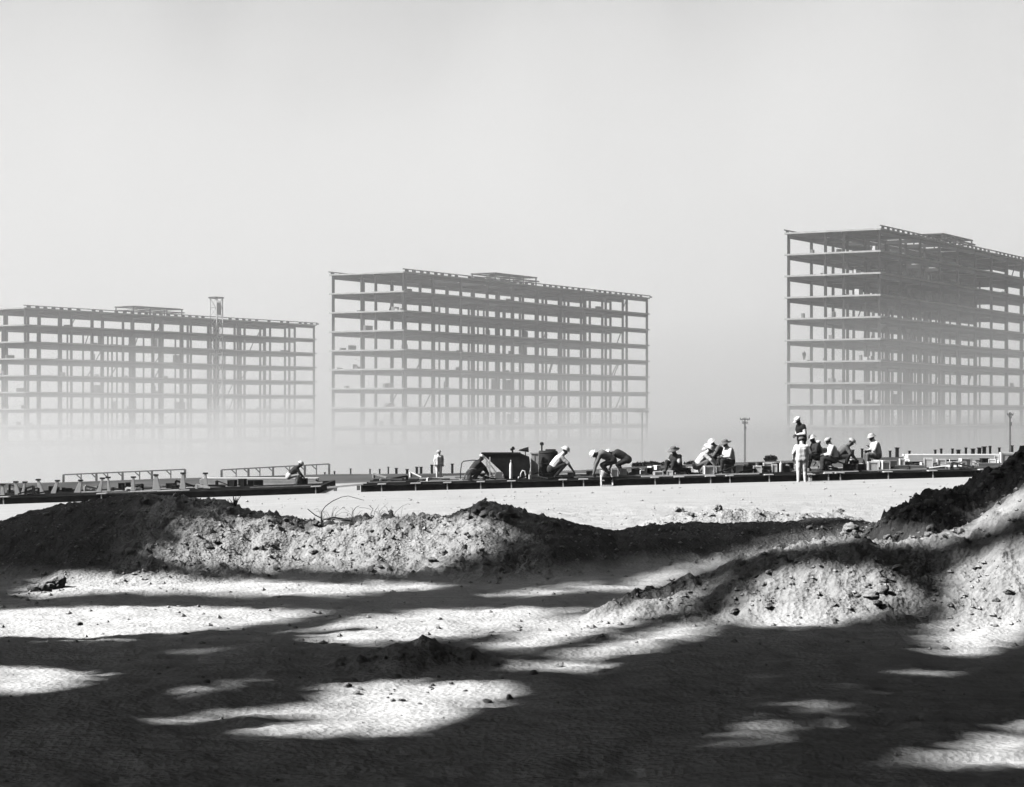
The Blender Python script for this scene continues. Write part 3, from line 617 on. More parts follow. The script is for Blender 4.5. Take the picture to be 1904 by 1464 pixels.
def gas_cylinder(px, Y, hgt, rad, label, m):
    t = thing('gas_cylinder', label, 'cylinder', on_deck(px, Y))
    MB().lathe([(rad * .96, 0), (rad, .03), (rad, hgt * .72), (rad * .8, hgt * .8), (rad * .35, hgt * .86), (rad * .3, hgt * .9)], 16).build('body', M[m], t, True)
    MB().lathe([(rad * .34, hgt * .9), (rad * .34, hgt * .97), (rad * .2, hgt)], 10).build('valve_cap', M[m], t, True)
gas_cylinder(950, 76.3, .72, .058, 'slim white gas cylinder standing before the black hopper', 'white')
h_ = thing('hose_loop', 'white hose loop hanging before the black hopper', 'hose', on_deck(973, 76.3))
MB().tube([(-.1, 0, .02), (-.09, 0, .2), (-.03, 0, .31), (.05, 0, .29), (.09, 0, .15), (.1, 0, .02), (.03, -.05, .02), (-.06, -.04, .02)], .026, 8).build('hose', M['white'], h_, True)
MB().lathe([(.03, 0), (.035, .05), (.02, .08)], 8, (-.17, 0, .0)).build('nozzle', M['white'], h_, True)
t = thing('timber_post', 'pale upright timber board between hopper and dark tank', 'post', on_deck(994, 77.6))
MB().box((-.14, -.04, 0), (.14, .04, .90)).build('board', M['block'], t, bevel=.006); MB().box((-.16, -.06, .90), (.16, .06, .95)).build('cap', M['timber'], t); MB().box((-.03, -.05, .12), (.0, -.04, .86)).build('batten', M['timber'], t)
t = thing('boiler_tank', 'dark upright tank with a capped pipe on top behind a crouching worker', 'tank', on_deck(1019, 78.0))
MB().lathe([(.36, .04), (.37, .06), (.37, .96), (.33, 1.0), (.0, 1.01)], 24).build('shell', M['dark_steel'], t, True)
for z in (.1, .5, .9): MB().lathe([(.372, z), (.385, z + .01), (.385, z + .03), (.372, z + .04)], 24).build('band', M['steel'], t, True)
MB().box((-.3, -.3, 0), (.3, .3, .045)).build('base', M['dark_steel'], t)
v = MB(); v.tube([(-.24, 0, .98), (-.24, 0, 1.22)], .03, 8); v.lathe([(.02, 0), (.07, .02), (.075, .1), (.04, .13)], 10, (-.24, 0, 1.2)); v.build('pipe', M['black'], t)
MB().bar((-.1, 0, 1.03), (.3, 0, 1.03), .06).build('handle', M['dark_steel'], t)
t = thing('bent_pipe', 'thin bent pipe arching over the long platform beside the hopper', 'pipe', on_deck(856, 77)); k = 77 / F
MB().tube([(0, 0, 0), (.01, 0, .35), (.05, 0, .62), (.12, 0, .70), (.45, 0, .74), (.8, 0, .73)], .02, 8).build('pipe', M['steel'], t, True)
MB().box((-.06, -.06, 0), (.06, .06, .03)).build('foot', M['white'], t)
t = thing('hose', 'grey hose curving down to the platform under the bent pipe', 'hose', on_deck(868, 76.6))
MB().tube([(-.1, 0, .02), (-.06, 0, .22), (.04, 0, .36), (.2, 0, .42), (.36, 0, .40)], .025, 8).build('hose', M['grey_timber'], t, True)
MB().lathe([(.1, 0), (.11, .05), (.05, .16), (.03, .2)], 12, (.12, 0, 0)).build('fitting', M['steel'], t, True)
# tub, bucket and little ladder where two men bend
t = thing('tub', 'white tub tipped on the platform edge under bending workers', 'tub', on_deck(1121, 75.2)); t.rotation_euler = (0, .5, 0)
MB().lathe([(.13, 0), (.17, .2), (.18, .2), (.19, .22), (.16, .215), (.12, .02)], 18).build('wall', M['white'], t, True); MB().lathe([(.0, .012), (.125, .013)], 18).build('floor', M['white'], t)
t = thing('bucket', 'black bucket hanging over the platform edge by the little ladder', 'bucket', on_deck(1130, 74.78, -.28))
MB().lathe([(.14, 0), (.19, .3), (.2, .3), (.2, .33), (.18, .32), (.13, .02)], 18).build('wall', M['black'], t, True); MB().lathe([(.0, .02), (.132, .021)], 18).build('floor', M['black'], t)
MB().tube([(-.19, 0, .31), (-.12, 0, .48), (0, 0, .54), (.12, 0, .48), (.19, 0, .31)], .012, 6).build('bail', M['steel'], t)
t = thing('step_ladder', 'short white ladder leaning against the dark girder', 'ladder', (dX(1128, 74.5), 74.5, float(base_z(dX(1128, 74.5), 74.5))))
for x in (-.2, .22): MB().bar((x, 0, 0), (x, .34, .46), .05).build('rail', M['white'], t)
for z in (.12, .3): MB().bar((-.2, z * .34 / .46 - .04, z), (.22, z * .34 / .46 - .04, z), .035).build('rung', M['white'], t)
gas_cylinder(1452, 76.6, .42, .06, 'small pale cylinder standing beside the white shirted man', 'block')
t = thing('timber_post', 'short white timber leg propping the girder beside the man on the ground', 'post', (dX(1507, 74.7), 74.7, float(base_z(dX(1507, 74.7), 74.7)) - .02))
MB().box((-.05, -.04, 0), (.05, .04, .34)).build('leg', M['white'], t); MB().box((-.17, -.07, .34), (.17, .07, .37)).build('head_plate', M['white'], t)

# ------------------------------------------------------------------ frames, stakes and poles further off
def long_frame(label, px0, py0, px1, py1, Y, hgt, n):
    a, b = at(px0, py0, Y), at(px1, py1, Y); t = thing('long_frame', label, 'frame', ((a.x + b.x) / 2, Y, gz((a.x + b.x) / 2, Y)), group='low steel frames behind the shorter platform')
    o = Vector(t.location); MB().bar(a - o, b - o, .06, .06).build('top_rail', M['grey_timber'], t)
    r = np.random.default_rng(int(px0))
    for k in range(n):
        q = a.lerp(b, k / (n - 1)) - o; q.x += 0 if k in (0, n - 1) else r.uniform(-.15, .15)
        g = gz(q.x + o.x, Y) - o.z
        MB().bar((q.x, 0, g - .1), (q.x, 0, q.z), .05 if k % 2 else .10).build('post', M['grey_timber'], t)
        if 0 < k < n - 1: MB().bar((q.x - .25, 0, q.z - .02), (q.x, 0, q.z - .25), .05).build('knee_brace', M['grey_timber'], t)
    return t
long_frame('faint low steel frame lying behind the stub posts', 118, 883, 344, 873, 104, .6, 9)
long_frame('faint low steel frame behind the worker on the shorter platform', 412, 874, 612, 863, 104, .6, 9)
sm = {}
def stake(px, Y, py_top, wd, label, group, m='steel'):
    p = at(px, py_top, Y); g = gz(p.x, Y); t = thing('stake', label, 'stake', (p.x, Y, g - .05), group=group)
    MB().bar((0, 0, 0), (0, 0, p.z - g), wd).build('shaft', M[m], t); MB().box((-wd * .7, -wd * .7, p.z - g), (wd * .7, wd * .7, p.z - g + .04)).build('head', M[m], t)
for px, py in [(1576, 838), (1586, 836), (1603, 834), (1612, 838), (1668, 832), (1739, 836), (1750, 834), (1771, 834), (1782, 836), (1796, 832), (1809, 834), (1821, 832), (1830, 830), (1841, 829), (1655, 838), (1691, 838), (1858, 832), (1882, 828)]:
    stake(px, 102, py, .10 + .06 * (px % 3 == 0), 'dark stake in the misty row beyond the long platform', 'stakes beyond the long platform')
for px, py in [(604, 878), (622, 876), (652, 871), (688, 872), (706, 872), (722, 868), (737, 870), (757, 872), (775, 868), (783, 868), (803, 864), (841, 862)]:
    stake(px, 103, py, .07 + .05 * (px % 2), 'grey stake on the bank between the two platforms', 'stakes between the platforms')
def utility_pole(px, py_top, Y, label, arms):
    p = at(px, py_top, Y); g = gz(p.x, Y) - .3; t = thing('utility_pole', label, 'pole', (p.x, Y, g)); H = p.z - g
    MB().tube([(0, 0, 0), (0, 0, H * .6), (0, 0, H)], [.13, .11, .08], 8).build('shaft', M['bark'], t, True)
    for k, (z, w_) in enumerate(arms):
        ca_ = MB().bar((-w_, -.1, H - z), (w_, -.1, H - z), .09, .11).build('crossarm', M['bark'], t)
        for x in (-w_ * .92, -w_ * .4, w_ * .4, w_ * .92): MB().lathe([(.04, 0), (.05, .06), (.02, .14)], 8, (x, -.1, H - z + .05)).build('insulator', M['steel'], ca_)
    MB().bar((-arms[0][1] * .7, -.1, H - arms[0][0]), (0, -.1, H - arms[0][0] - .5), .05).bar((arms[0][1] * .7, -.1, H - arms[0][0]), (0, -.1, H - arms[0][0] - .5), .05).build('brace', M['bark'], t)
    MB().box((-.12, -.30, H - 1.35), (.12, -.12, H - 1.0)).build('transformer', M['bark'], t)
utility_pole(1385, 777, 225, 'grey utility pole with crossarms in front of the mist, in the gap between frames', [(.18, .55), (.62, .3)])
utility_pole(1878, 767, 205, 'grey utility pole before the closest building frame', [(.25, .3)])
utility_pole(1194, 762, 262, 'faint utility pole almost lost in the mist', [(.3, .9)])
# small far tree and scrub on the bank
def scrub(px, py, Y, rad, n, seed, label, name='shrub', cat='shrub', trunk=True):
    r = np.random.default_rng(seed); p = at(px, py, Y); g = gz(p.x, Y) - .05; t = thing(name, label, cat, (p.x, Y, g), group='scrub on the misty bank')
    H = max(p.z - g, rad); MB().tube([(0, 0, 0), (.03, 0, H * .5), (0, 0, H * .8)], [.06, .045, .02], 6).build('stem', M['bark'], t)
    d = r.normal(size=(n, 3)); d /= np.linalg.norm(d, axis=1)[:, None]; P = d * (r.random((n, 1)) ** .5) * np.array([rad, rad, rad * .6]) + np.array([0, 0, H - rad * .4])
    P[:, 2] = np.maximum(P[:, 2], .05); u = r.normal(size=(n, 3)); u /= np.linalg.norm(u, axis=1)[:, None]; v = np.cross(u, r.normal(size=(n, 3))); v /= np.linalg.norm(v, axis=1)[:, None]
    s1 = .10 * (0.6 + r.random((n, 1))); vs = np.stack([P - u * s1, P + v * s1 * .6, P + u * s1, P - v * s1 * .6], 1).reshape(-1, 3)
    mesh_obj('foliage', vs.tolist(), np.arange(4 * n).reshape(n, 4).tolist(), M['leaf'], t)
scrub(1433, 849, 112, .35, 260, 1, 'small round shrub on the bank beside the utility pole')
for k, px in enumerate((1186, 1200, 1213, 1229, 1246, 1282, 1294)): scrub(px, 862 - (k % 3), 108, .3, 160, 10 + k, 'low dark shrub on the misty bank behind the hatted worker')
for px in (1392, 1409, 1423, 1436, 1455, 1468): crate('white', Vector((dX(px, 90), 90, gz(dX(px, 90), 90) - .01)), rc.uniform(.6, 1.0), rc.uniform(.6, 1.3), 'pale crate on the ground against the dark bank', 'pale crates against the dark bank')

# ------------------------------------------------------------------ timber hoist tower beside the farthest frame
def hoist_tower():
    U = Vector((math.cos(UA), math.sin(UA), 0)); V = Vector((-math.sin(UA), math.cos(UA), 0)); c = Vector(B1.location) + U * 61 - V * 2.6
    top = c.z + 4.8; g = gz(c.x, c.y) - .2; t = thing('hoist_tower', 'pale timber hoist tower rising above the farthest building frame', 'tower', (c.x, c.y, g), UA); H = top - g
    for x in (-1.1, 1.1):
        for y in (-1.0, 1.0): MB().bar((x, y, 0), (x, y, H), .18).build('corner_post', M['timber'], t)
    n = int(H / 2.2)
    for i in range(n):
        z0, z1 = i * H / n, (i + 1) * H / n; s = 1 if i % 2 else -1
        mb = MB()
        for y in (-1.0, 1.0): mb.bar((-1.1 * s, y, z0), (1.1 * s, y, z1), .1).bar((-1.1, y, z1), (1.1, y, z1), .12)
        for x in (-1.1, 1.1): mb.bar((x, -1.0 * s, z0), (x, 1.0 * s, z1), .1)
        mb.build('bracing', M['timber'], t)
    MB().box((-1.5, -1.2, H), (1.4, 1.2, H + .35)).build('head_platform', M['steel'], t)
    MB().box((-.9, -.8, H - 4), (.8, -.7, H - 1)).build('boarding', M['timber'], t)
hoist_tower()

# odds and ends: short bars, offcuts and rods lying on the platforms
def offcut(px, Y, L_, tilt, rz, wd, m, label, group):
    t = thing('offcut', label, 'offcut', on_deck(px, Y), rz, group)
    MB().bar((-L_ / 2, 0, wd / 2 + max(0, -tilt) * L_), (L_ / 2, 0, wd / 2 + max(0, tilt) * L_), wd, wd * .8).build('bar', M[m], t); MB().box((L_ / 2 * (1 if tilt > 0 else -1) - .04, -.05, -.0), (L_ / 2 * (1 if tilt > 0 else -1) + .04, .05, wd / 2 + abs(tilt) * L_)).build('chock', M[m], t)
ro = np.random.default_rng(31)
for k in range(46):
    px = ro.uniform(690, 1900); offcut(px, ro.uniform(75.4, 81.5), ro.uniform(.3, 1.0), ro.uniform(-.35, .35), ro.uniform(-.8, .8), ro.uniform(.04, .1), ['black', 'dark_steel', 'grey_timber', 'timber'][int(ro.integers(0, 4))], 'short offcut lying loose on the long platform', 'offcuts on the long platform')
for k in range(22):
    px = ro.uniform(0, 585); offcut(px, ro.uniform(75.4, 81.0), ro.uniform(.3, .9), ro.uniform(-.4, .4), ro.uniform(-.8, .8), ro.uniform(.04, .1), ['black', 'dark_steel', 'grey_timber', 'timber'][int(ro.integers(0, 4))], 'short offcut lying loose on the shorter platform', 'offcuts on the shorter platform')
# ------------------------------------------------------------------ people
PM = {k: mat('cloth_' + k, v, 0.95, 0.08, 5.0, 0.3, 9) for k, v in {'white': .74, 'pale': .45, 'grey': .16, 'dark': .045, 'black': .022}.items()}
PM['skin'] = mat('skin', .14, .6, .1, 10); PM['shoe'] = mat('boot', .06, .7, .2, 8); PM['hair'] = mat('hair', .015, .8, .2, 20)
POSE = {  # x forward, y to the figure's left, z up; metres
 'stand_look': dict(pel=(0, 0, .95), wai=(.01, 0, 1.1), che=(.05, 0, 1.33), nec=(.10, 0, 1.50), hea=(.17, 0, 1.62), nod=-.55, sho=(.05, .19, 1.43), elb=(.03, .27, 1.14), han=(.30, .10, 1.09), kne=(.03, .10, .50), ank=(0, .11, .08)),
 'stand_back': dict(pel=(0, 0, .94), wai=(0, 0, 1.08), che=(.02, 0, 1.32), nec=(.05, 0, 1.49), hea=(.09, 0, 1.60), nod=-.3, sho=(.02, .20, 1.41), elb=(-.02, .31, 1.15), han=(.12, .30, .92), kne=(.02, .115, .50), ank=(-.02, .13, .08)),
 'stand': dict(pel=(0, 0, .94), wai=(0, 0, 1.08), che=(0, 0, 1.32), nec=(.02, 0, 1.49), hea=(.04, 0, 1.61), nod=0, sho=(0, .20, 1.41), elb=(-.03, .26, 1.13), han=(.08, .24, .90), kne=(.02, .10, .50), ank=(0, .11, .08)),
 'bend': dict(pel=(-.24, 0, .62), wai=(-.06, 0, .76), che=(.16, 0, .86), nec=(.36, 0, .86), hea=(.48, 0, .84), nod=-1.1, sho=(.28, .20, .83), elb=(.36, .24, .54), han=(.46, .12, .28), kne=(.16, .18, .44), ank=(-.06, .15, .08)),
 'crouch': dict(pel=(-.22, 0, .30), wai=(-.12, 0, .43), che=(.07, 0, .65), nec=(.19, 0, .82), hea=(.28, 0, .93), nod=-.5, sho=(.12, .20, .75), elb=(.38, .22, .52), han=(.60, .12, .20), kne=(.27, .16, .48), ank=(-.04, .14, .08)),
 'sit': dict(pel=(0, 0, .16), wai=(.0, 0, .30), che=(.08, 0, .54), nec=(.14, 0, .71), hea=(.20, 0, .83), nod=-.35, sho=(.09, .20, .63), elb=(.20, .26, .38), han=(.42, .11, .34), kne=(.40, .17, .42), ank=(.50, .14, .08)),
 'sit_box': dict(pel=(0, 0, .42), wai=(.0, 0, .56), che=(.08, 0, .80), nec=(.15, 0, .97), hea=(.21, 0, 1.08), nod=-.35, sho=(.09, .20, .89), elb=(.18, .26, .62), han=(.42, .12, .60), kne=(.42, .15, .46), ank=(.45, .14, .08)),
 'lean': dict(pel=(-.1, 0, .42), wai=(.02, 0, .55), che=(.22, 0, .74), nec=(.36, 0, .88), hea=(.45, 0, .97), nod=-.6, sho=(.27, .20, .82), elb=(.44, .24, .56), han=(.62, .12, .36), kne=(.34, .16, .46), ank=(.25, .14, .08)),
}
def blob(bm, p, q, r0, r1, n=10):
    p, q = Vector(p), Vector(q); d = q - p; L_ = d.length
    for c, r in ((p, r0), (q, r1)): bmesh.ops.create_icosphere(bm, subdivisions=2, radius=r, matrix=Matrix.Translation(c))
    if L_ > 1e-4:
        rot = d.to_track_quat('Z', 'Y').to_matrix().to_4x4()
        bmesh.ops.create_cone(bm, cap_ends=True, segments=n, radius1=r0, radius2=r1, depth=L_, matrix=Matrix.Translation((p + q) / 2) @ rot)
def ell(bm, c, rx, ry, rz, rot=None):
    m = Matrix.Translation(Vector(c)) @ (rot or Matrix.Identity(4)) @ Matrix.Diagonal((rx, ry, rz, 1)); bmesh.ops.create_icosphere(bm, subdivisions=3, radius=1.0, matrix=m)
def hand_geo(mb, wri, han, side):
    f = (Vector(han) - Vector(wri)).normalized(); up = Vector((0, 0, 1)); s = f.cross(up)
    s = s.normalized() if s.length > .1 else Vector((0, 1, 0)); n = s.cross(f).normalized(); h = Vector(han)
    for k, L_ in enumerate((.070, .080, .074, .058)):           # four fingers, slightly curled
        o = (k - 1.5) * .02; a = h + s * o + f * .035; b = a + f * L_ * .5 - n * .008; c = b + f * L_ * .35 - n * .03
        mb.tube([a, b, c], [.0095, .0085, .007], 6)
    a = h + s * side * .034 - f * .01; mb.tube([a, a + s * side * .025 + f * .03, a + s * side * .022 + f * .06 - n * .012], [.011, .01, .008], 6)
def hat_obj(kind, hm, parent, head, nod):
    mb = MB(); n = 18
    if kind == 'helmet': prof = [(.165, 0.0), (.170, .012), (.128, .03), (.122, .07), (.10, .115), (.055, .145), (0.005, .155)]
    elif kind == 'brim': prof = [(.225, -.012), (.228, .0), (.115, .022), (.112, .08), (.10, .115), (.06, .13), (.005, .12)]
    else: prof = [(.118, 0), (.122, .02), (.125, .06), (.10, .10), (.05, .118), (.005, .12)]
    mb.lathe(prof, n, (0, 0, 0), 1.12, 1.0)
    if kind == 'cap': mb.box((.08, -.075, .0), (.20, .075, .014))
    o = mb.build('hat', hm, parent, True)
    o.matrix_local = Matrix.Translation(Vector(head)) @ Matrix.Rotation(-nod, 4, 'Y') @ Matrix.Translation((-.005, 0, .052))
    return o
def person(label, pose, p, rz, shirt, pants, hat='helmet', hatm='white', scale=1.0, sleeves='shirt', arms=None, group=None, slv=None):
    J = dict(POSE[pose]); J.update(arms or {})
    root = thing('person', label, 'person', p, rz, group); root.scale = (scale,) * 3
    bm = bmesh.new(); B = []                                    # bones for colouring: (p, q, radius, material)
    def seg(a, b, r0, r1, m):
        g_ = {'skin': 1.12, 'shirt': 1.5, 'shoe': 1.2}.get(m, 1.42); r0 *= g_; r1 *= g_; blob(bm, a, b, r0, r1)
        B.append((Vector(a), Vector(b), max(r0, r1), m))
    V = lambda k, s=1: Vector((J[k][0], J[k][1] * s, J[k][2]))
    pel, wai, che, nec, hea = (V(k) for k in ('pel', 'wai', 'che', 'nec', 'hea'))
    up = (nec - pel).normalized(); lat = Vector((0, 1, 0))
    for s in (-1, 1):                                          # a flat, two-lobed trunk
        seg(pel + lat * .075 * s, wai + lat * .06 * s, .115, .105, 'pants' ); seg(wai + lat * .06 * s, che + lat * .075 * s, .108, .118, 'shirt')
        seg(che + lat * .075 * s, V('sho', s) - up * .02 - lat * .02 * s, .112, .07, 'shirt')
    seg(pel, wai, .11, .105, 'pants'); seg(wai, che, .105, .115, 'shirt'); seg(che, nec, .09, .058, 'shirt'); seg(nec, hea, .055, .055, 'skin')
    for s in (-1, 1):
        g = lambda k: Vector((J[k + ('_l' if s > 0 else '_r')])) if (k + ('_l' if s > 0 else '_r')) in J else V(k, s)
        sh, el, ha, kn, an = V('sho', s), g('elb'), g('han'), g('kne'), g('ank'); wr = ha - (ha - el).normalized() * .07
        seg(sh, el, .063, .048, 'sleeve'); seg(el, wr, .046, .030, 'sleeve' if sleeves == 'shirt' else sleeves); seg(wr, ha + (ha - el).normalized() * .03, .030, .036, 'skin')
        hip = pel + lat * .09 * s; seg(hip, kn, .092, .064, 'pants'); seg(kn, an, .062, .042, 'pants')
        seg(an, an + Vector((-.04, 0, -.045)), .045, .036, 'shoe'); seg(an + Vector((-.04, 0, -.042)), an + Vector((.15, .02 * s, -.047)), .036, .033, 'shoe')
    rot = Matrix.Rotation(-J['nod'], 4, 'Y'); rl = lambda v: hea + rot @ Vector(v)
    ell(bm, rl((0, 0, .01)), .095, .078, .115, rot); ell(bm, rl((.035, 0, -.05)), .06, .058, .065, rot)      # skull and jaw
    ell(bm, rl((.098, 0, -.012)), .024, .016, .03, rot)                                                       # nose
    for s in (-1, 1): ell(bm, rl((-.005, .08 * s, -.01)), .022, .014, .034, rot)                              # ears
    B.append((rl((0, 0, .03)), rl((.03, 0, -.06)), .09, 'skin'))
    me = bpy.data.meshes.new('body'); bm.to_mesh(me); bm.free()
    tmp = bpy.data.objects.new('body', me); C.objects.link(tmp)
    md = tmp.modifiers.new('r', 'REMESH'); md.mode = 'VOXEL'; md.voxel_size = .018; md.use_smooth_shade = True
    sm_ = tmp.modifiers.new('s', 'SMOOTH'); sm_.factor = .5; sm_.iterations = 2
    dg = bpy.context.evaluated_depsgraph_get(); dg.update()
    bme = bpy.data.meshes.new_from_object(tmp.evaluated_get(dg)); bpy.data.objects.remove(tmp); bpy.data.meshes.remove(me)
    names = ['skin', 'shirt', 'pants', 'shoe', 'hair', 'sleeve']; mats = {'skin': PM['skin'], 'shirt': PM[shirt], 'pants': PM[pants], 'shoe': PM['shoe'], 'hair': PM['hair'], 'sleeve': PM[slv or shirt]}
    bme.materials.clear()
    for n_ in names: bme.materials.append(mats[n_])
    nv = len(bme.polygons); cen = np.zeros(nv * 3); bme.polygons.foreach_get('center', cen); cen = cen.reshape(-1, 3)
    best = np.full(nv, 9.0); idx = np.zeros(nv, np.int32)
    for a, b, r, m_ in B:
        a, b = np.array(a), np.array(b); ab = b - a; t_ = np.clip(((cen - a) @ ab) / max(ab @ ab, 1e-9), 0, 1)
        d = np.linalg.norm(cen - a - t_[:, None] * ab, axis=1) - r; up_ = d < best; best[up_] = d[up_]; idx[up_] = names.index(m_)
    loc = (cen - np.array(hea)) @ np.array(rot.to_3x3())           # head space
    hair = (idx == 0) & (np.linalg.norm(loc, axis=1) < .16) & ((loc[:, 2] > .045) | ((loc[:, 0] < -.015) & (loc[:, 2] > -.045)))
    idx[hair] = 4; eyes = (np.abs(loc[:, 2] - .012) < .014) & (np.abs(np.abs(loc[:, 1]) - .034) < .016) & (loc[:, 0] > .06); idx[eyes] = 4
    mouth = (np.abs(loc[:, 2] + .058) < .008) & (np.abs(loc[:, 1]) < .03) & (loc[:, 0] > .06); idx[mouth] = 4
    bme.polygons.foreach_set('material_index', idx)
    nvv = len(bme.vertices); co = np.zeros(nvv * 3); bme.vertices.foreach_get('co', co); co = co.reshape(-1, 3); no = np.zeros(nvv * 3); bme.vertices.foreach_get('normal', no); no = no.reshape(-1, 3)
    sd = len(label); amp = np.where(np.linalg.norm(co - np.array(hea), axis=1) < .17, 0, .0016)          # creases in the clothes
    wv = np.sin(co[:, 2] * 38 + 3 * np.sin(co[:, 0] * 17 + sd) + co[:, 1] * 14) + np.sin(co[:, 0] * 31 + co[:, 2] * 23 + sd) * .8
    co += no * (amp * wv)[:, None]; bme.vertices.foreach_set('co', co.ravel())
    hb = MB()
    for s in (-1, 1):
        g = lambda k: Vector((J[k + ('_l' if s > 0 else '_r')])) if (k + ('_l' if s > 0 else '_r')) in J else V(k, s)
        el, ha = g('elb'), g('han'); hand_geo(hb, el, ha, -s)
    b2 = bmesh.new(); b2.from_mesh(bme); k0 = len(b2.verts); vs = [b2.verts.new(v) for v in hb.v]
    for f in hb.f:
        try: fc = b2.faces.new([vs[i] for i in f]); fc.material_index = 0; fc.smooth = True
        except ValueError: pass
    b2.to_mesh(bme); b2.free(); bme.shade_smooth()
    bme.name = 'body'; o = bpy.data.objects.new('body', bme); C.objects.link(o); o.parent = root
    if hat: hat_obj(hat, PM[hatm], root, hea, J['nod'])
    return root
LEFT, RIGHT, AWAY, FRONT = math.pi, 0.0, math.pi / 2, -math.pi / 2
def seat(px, Y, h, label):
    t = crate('grey', on_deck(px, Y), 1.0, h / .32, label, 'seats under the workers'); return t
# the standing pair and the men round them
t = crate('grey', on_deck(1491, 77), 1.3, .28 / .33, 'low grey box under the man standing on the platform', None)
person('worker in white cap and black waistcoat standing on the platform, looking down', 'stand_look', on_deck(1491, 77, .29), LEFT + .45, 'black', 'black', 'cap', 'white', 1.0, slv='white', arms=dict(han_l=(.32, .05, 1.10), han_r=(.28, -.08, 1.04)))
person('worker in white shirt standing on the ground, back turned, against the girder', 'stand_back', (dX(1491, 74.3), 74.3, float(base_z(dX(1491, 74.3), 74.3))), AWAY - .1, 'white', 'white', 'cap', 'grey', .98)
person('worker in white helmet and dark jacket sitting next to the standing pair', 'sit_box', on_deck(1520, 76.9, .12), LEFT + .3, 'dark', 'dark', 'helmet', 'white', 1.0, sleeves='shirt')
person('worker in white shirt and peaked cap sitting on the platform, bent to his hands', 'sit_box', on_deck(1551, 76.3, .02), LEFT, 'white', 'dark', 'cap', 'pale', 1.0)
person('worker in grey jacket leaning back to back with the white shirted sitter', 'lean', on_deck(1560, 77.4, .06), RIGHT - .2, 'grey', 'dark', 'cap', 'pale', 1.02)
person('worker in helmet and white shirt sitting alone before the stakes', 'sit_box', on_deck(1631, 77.2, .1), LEFT + .15, 'white', 'grey', 'helmet', 'pale', 1.0, arms=dict(han_l=(.40, .2, .78), elb_l=(.22, .28, .62)))
# the hatted group
person('worker in dark brimmed hat sitting apart with one pale sleeve', 'sit', on_deck(1259, 77, .06), LEFT + .8, 'dark', 'dark', 'brim', 'grey', 1.0, slv='pale', arms=dict(han_r=(.2, -.40, .12), elb_r=(.15, -.32, .36)))
person('worker in white brimmed hat and white shirt crouching over the work', 'crouch', on_deck(1306, 77, .0), RIGHT - .3, 'white', 'grey', 'brim', 'white', 1.0)
person('worker in pale helmet and grey shirt bending between two hatted workers', 'lean', on_deck(1346, 77.6, .12), LEFT + .2, 'grey', 'dark', 'helmet', 'white', 1.02)
person('worker in white shirt and dark brimmed hat sitting at the end of the hatted group', 'sit_box', on_deck(1358, 76.8, .02), LEFT + .4, 'white', 'dark', 'brim', 'grey', 1.0)
# two bending men, the crouching man by the tank, the man by the hopper
person('worker in white hat bending low with hands on the platform, beside the other bending man', 'bend', on_deck(1128, 76.6, .0), LEFT + .1, 'grey', 'dark', 'helmet', 'white', .98, arms=dict(han_l=(.52, .14, .10), han_r=(.50, -.12, .10), elb_l=(.44, .2, .45), elb_r=(.42, -.2, .45)))
person('worker in dark clothes and white hat bending toward the crates', 'bend', on_deck(1156, 77.2, .0), LEFT - .1, 'dark', 'dark', 'helmet', 'white', .98)
person('worker in white shirt crouching before the dark tank, reaching down', 'crouch', on_deck(1036, 76.8, .0), RIGHT, 'white', 'dark', 'helmet', 'white', 1.06, sleeves='skin')
person('worker in dark clothes and white cap crouching beside the sloping hopper', 'crouch', on_deck(884, 77, .0), RIGHT + .3, 'dark', 'dark', 'cap', 'white', .86)
person('worker in white clothes standing alone behind the long platform', 'stand', (dX(816, 92), 92, gz(dX(816, 92), 92)), FRONT + .3, 'white', 'white', 'cap', 'pale', .76)
person('worker in white helmet and black jacket leaning at the end of the shorter platform', 'lean', on_deck(541, 77, .0), RIGHT + .15, 'dark', 'white', 'helmet', 'white', .78)
# one man up in the closest frame
U_ = Vector((math.cos(UA), math.sin(UA), 0)); V_ = Vector((-math.sin(UA), math.cos(UA), 0))
person('tiny dark worker standing on a floor edge of the closest building frame', 'stand', Vector(B3.location) + U_ * 1.2 + V_ * 13.7 - Vector((0, 0, FH * 6)), FRONT, 'dark', 'dark', None, 'white', 1.0)

person('worker in grey shirt crouching with his back to the hatted group', 'crouch', on_deck(1327, 77.9, .02), LEFT + .5, 'grey', 'dark', 'brim', 'pale', 1.0)
person('worker in dark shirt and cap crouching between the standing pair and the white shirted sitter', 'crouch', on_deck(1531, 77.9, .02), RIGHT + 2.2, 'dark', 'grey', 'cap', 'white', 1.0)
# ------------------------------------------------------------------ clods, crumbs and dry branches on the heaps
def clod_mesh(seed, sub=3):
    bm = bmesh.new(); bmesh.ops.create_icosphere(bm, subdivisions=sub, radius=1.0); r = np.random.default_rng(seed)
    k = r.normal(size=(5, 3)); 
    for v in bm.verts:
        d = np.array(v.co); f = 1 + .28 * sum(math.sin(d @ kk * 2.1 + i) for i, kk in enumerate(k)) / 2.2 + r.uniform(-.09, .09) + .10 * math.sin(d[0] * 9 + 3) * math.sin(d[1] * 11) * math.sin(d[2] * 8 + 1)
        v.co = v.co * max(.45, f); v.co.z *= .72
    me = bpy.data.meshes.new('dirt_clod'); bm.to_mesh(me); bm.free(); me.materials.append(M['clod']); return me
CL = [clod_mesh(500 + i) for i in range(7)]
TZ = GZ
def ground_hit(px, py):
    """where the sight line of a photo pixel meets the ground"""
    Y = np.linspace(14, 58, 2200); X = (px - CX) / F * Y; z = EYE - (py - HOR) / F * Y; g = terrain(X, Y)[0]
    k = np.argmax(g > z); return (X[k], Y[k], g[k]) if k else None
rk = np.random.default_rng(909)
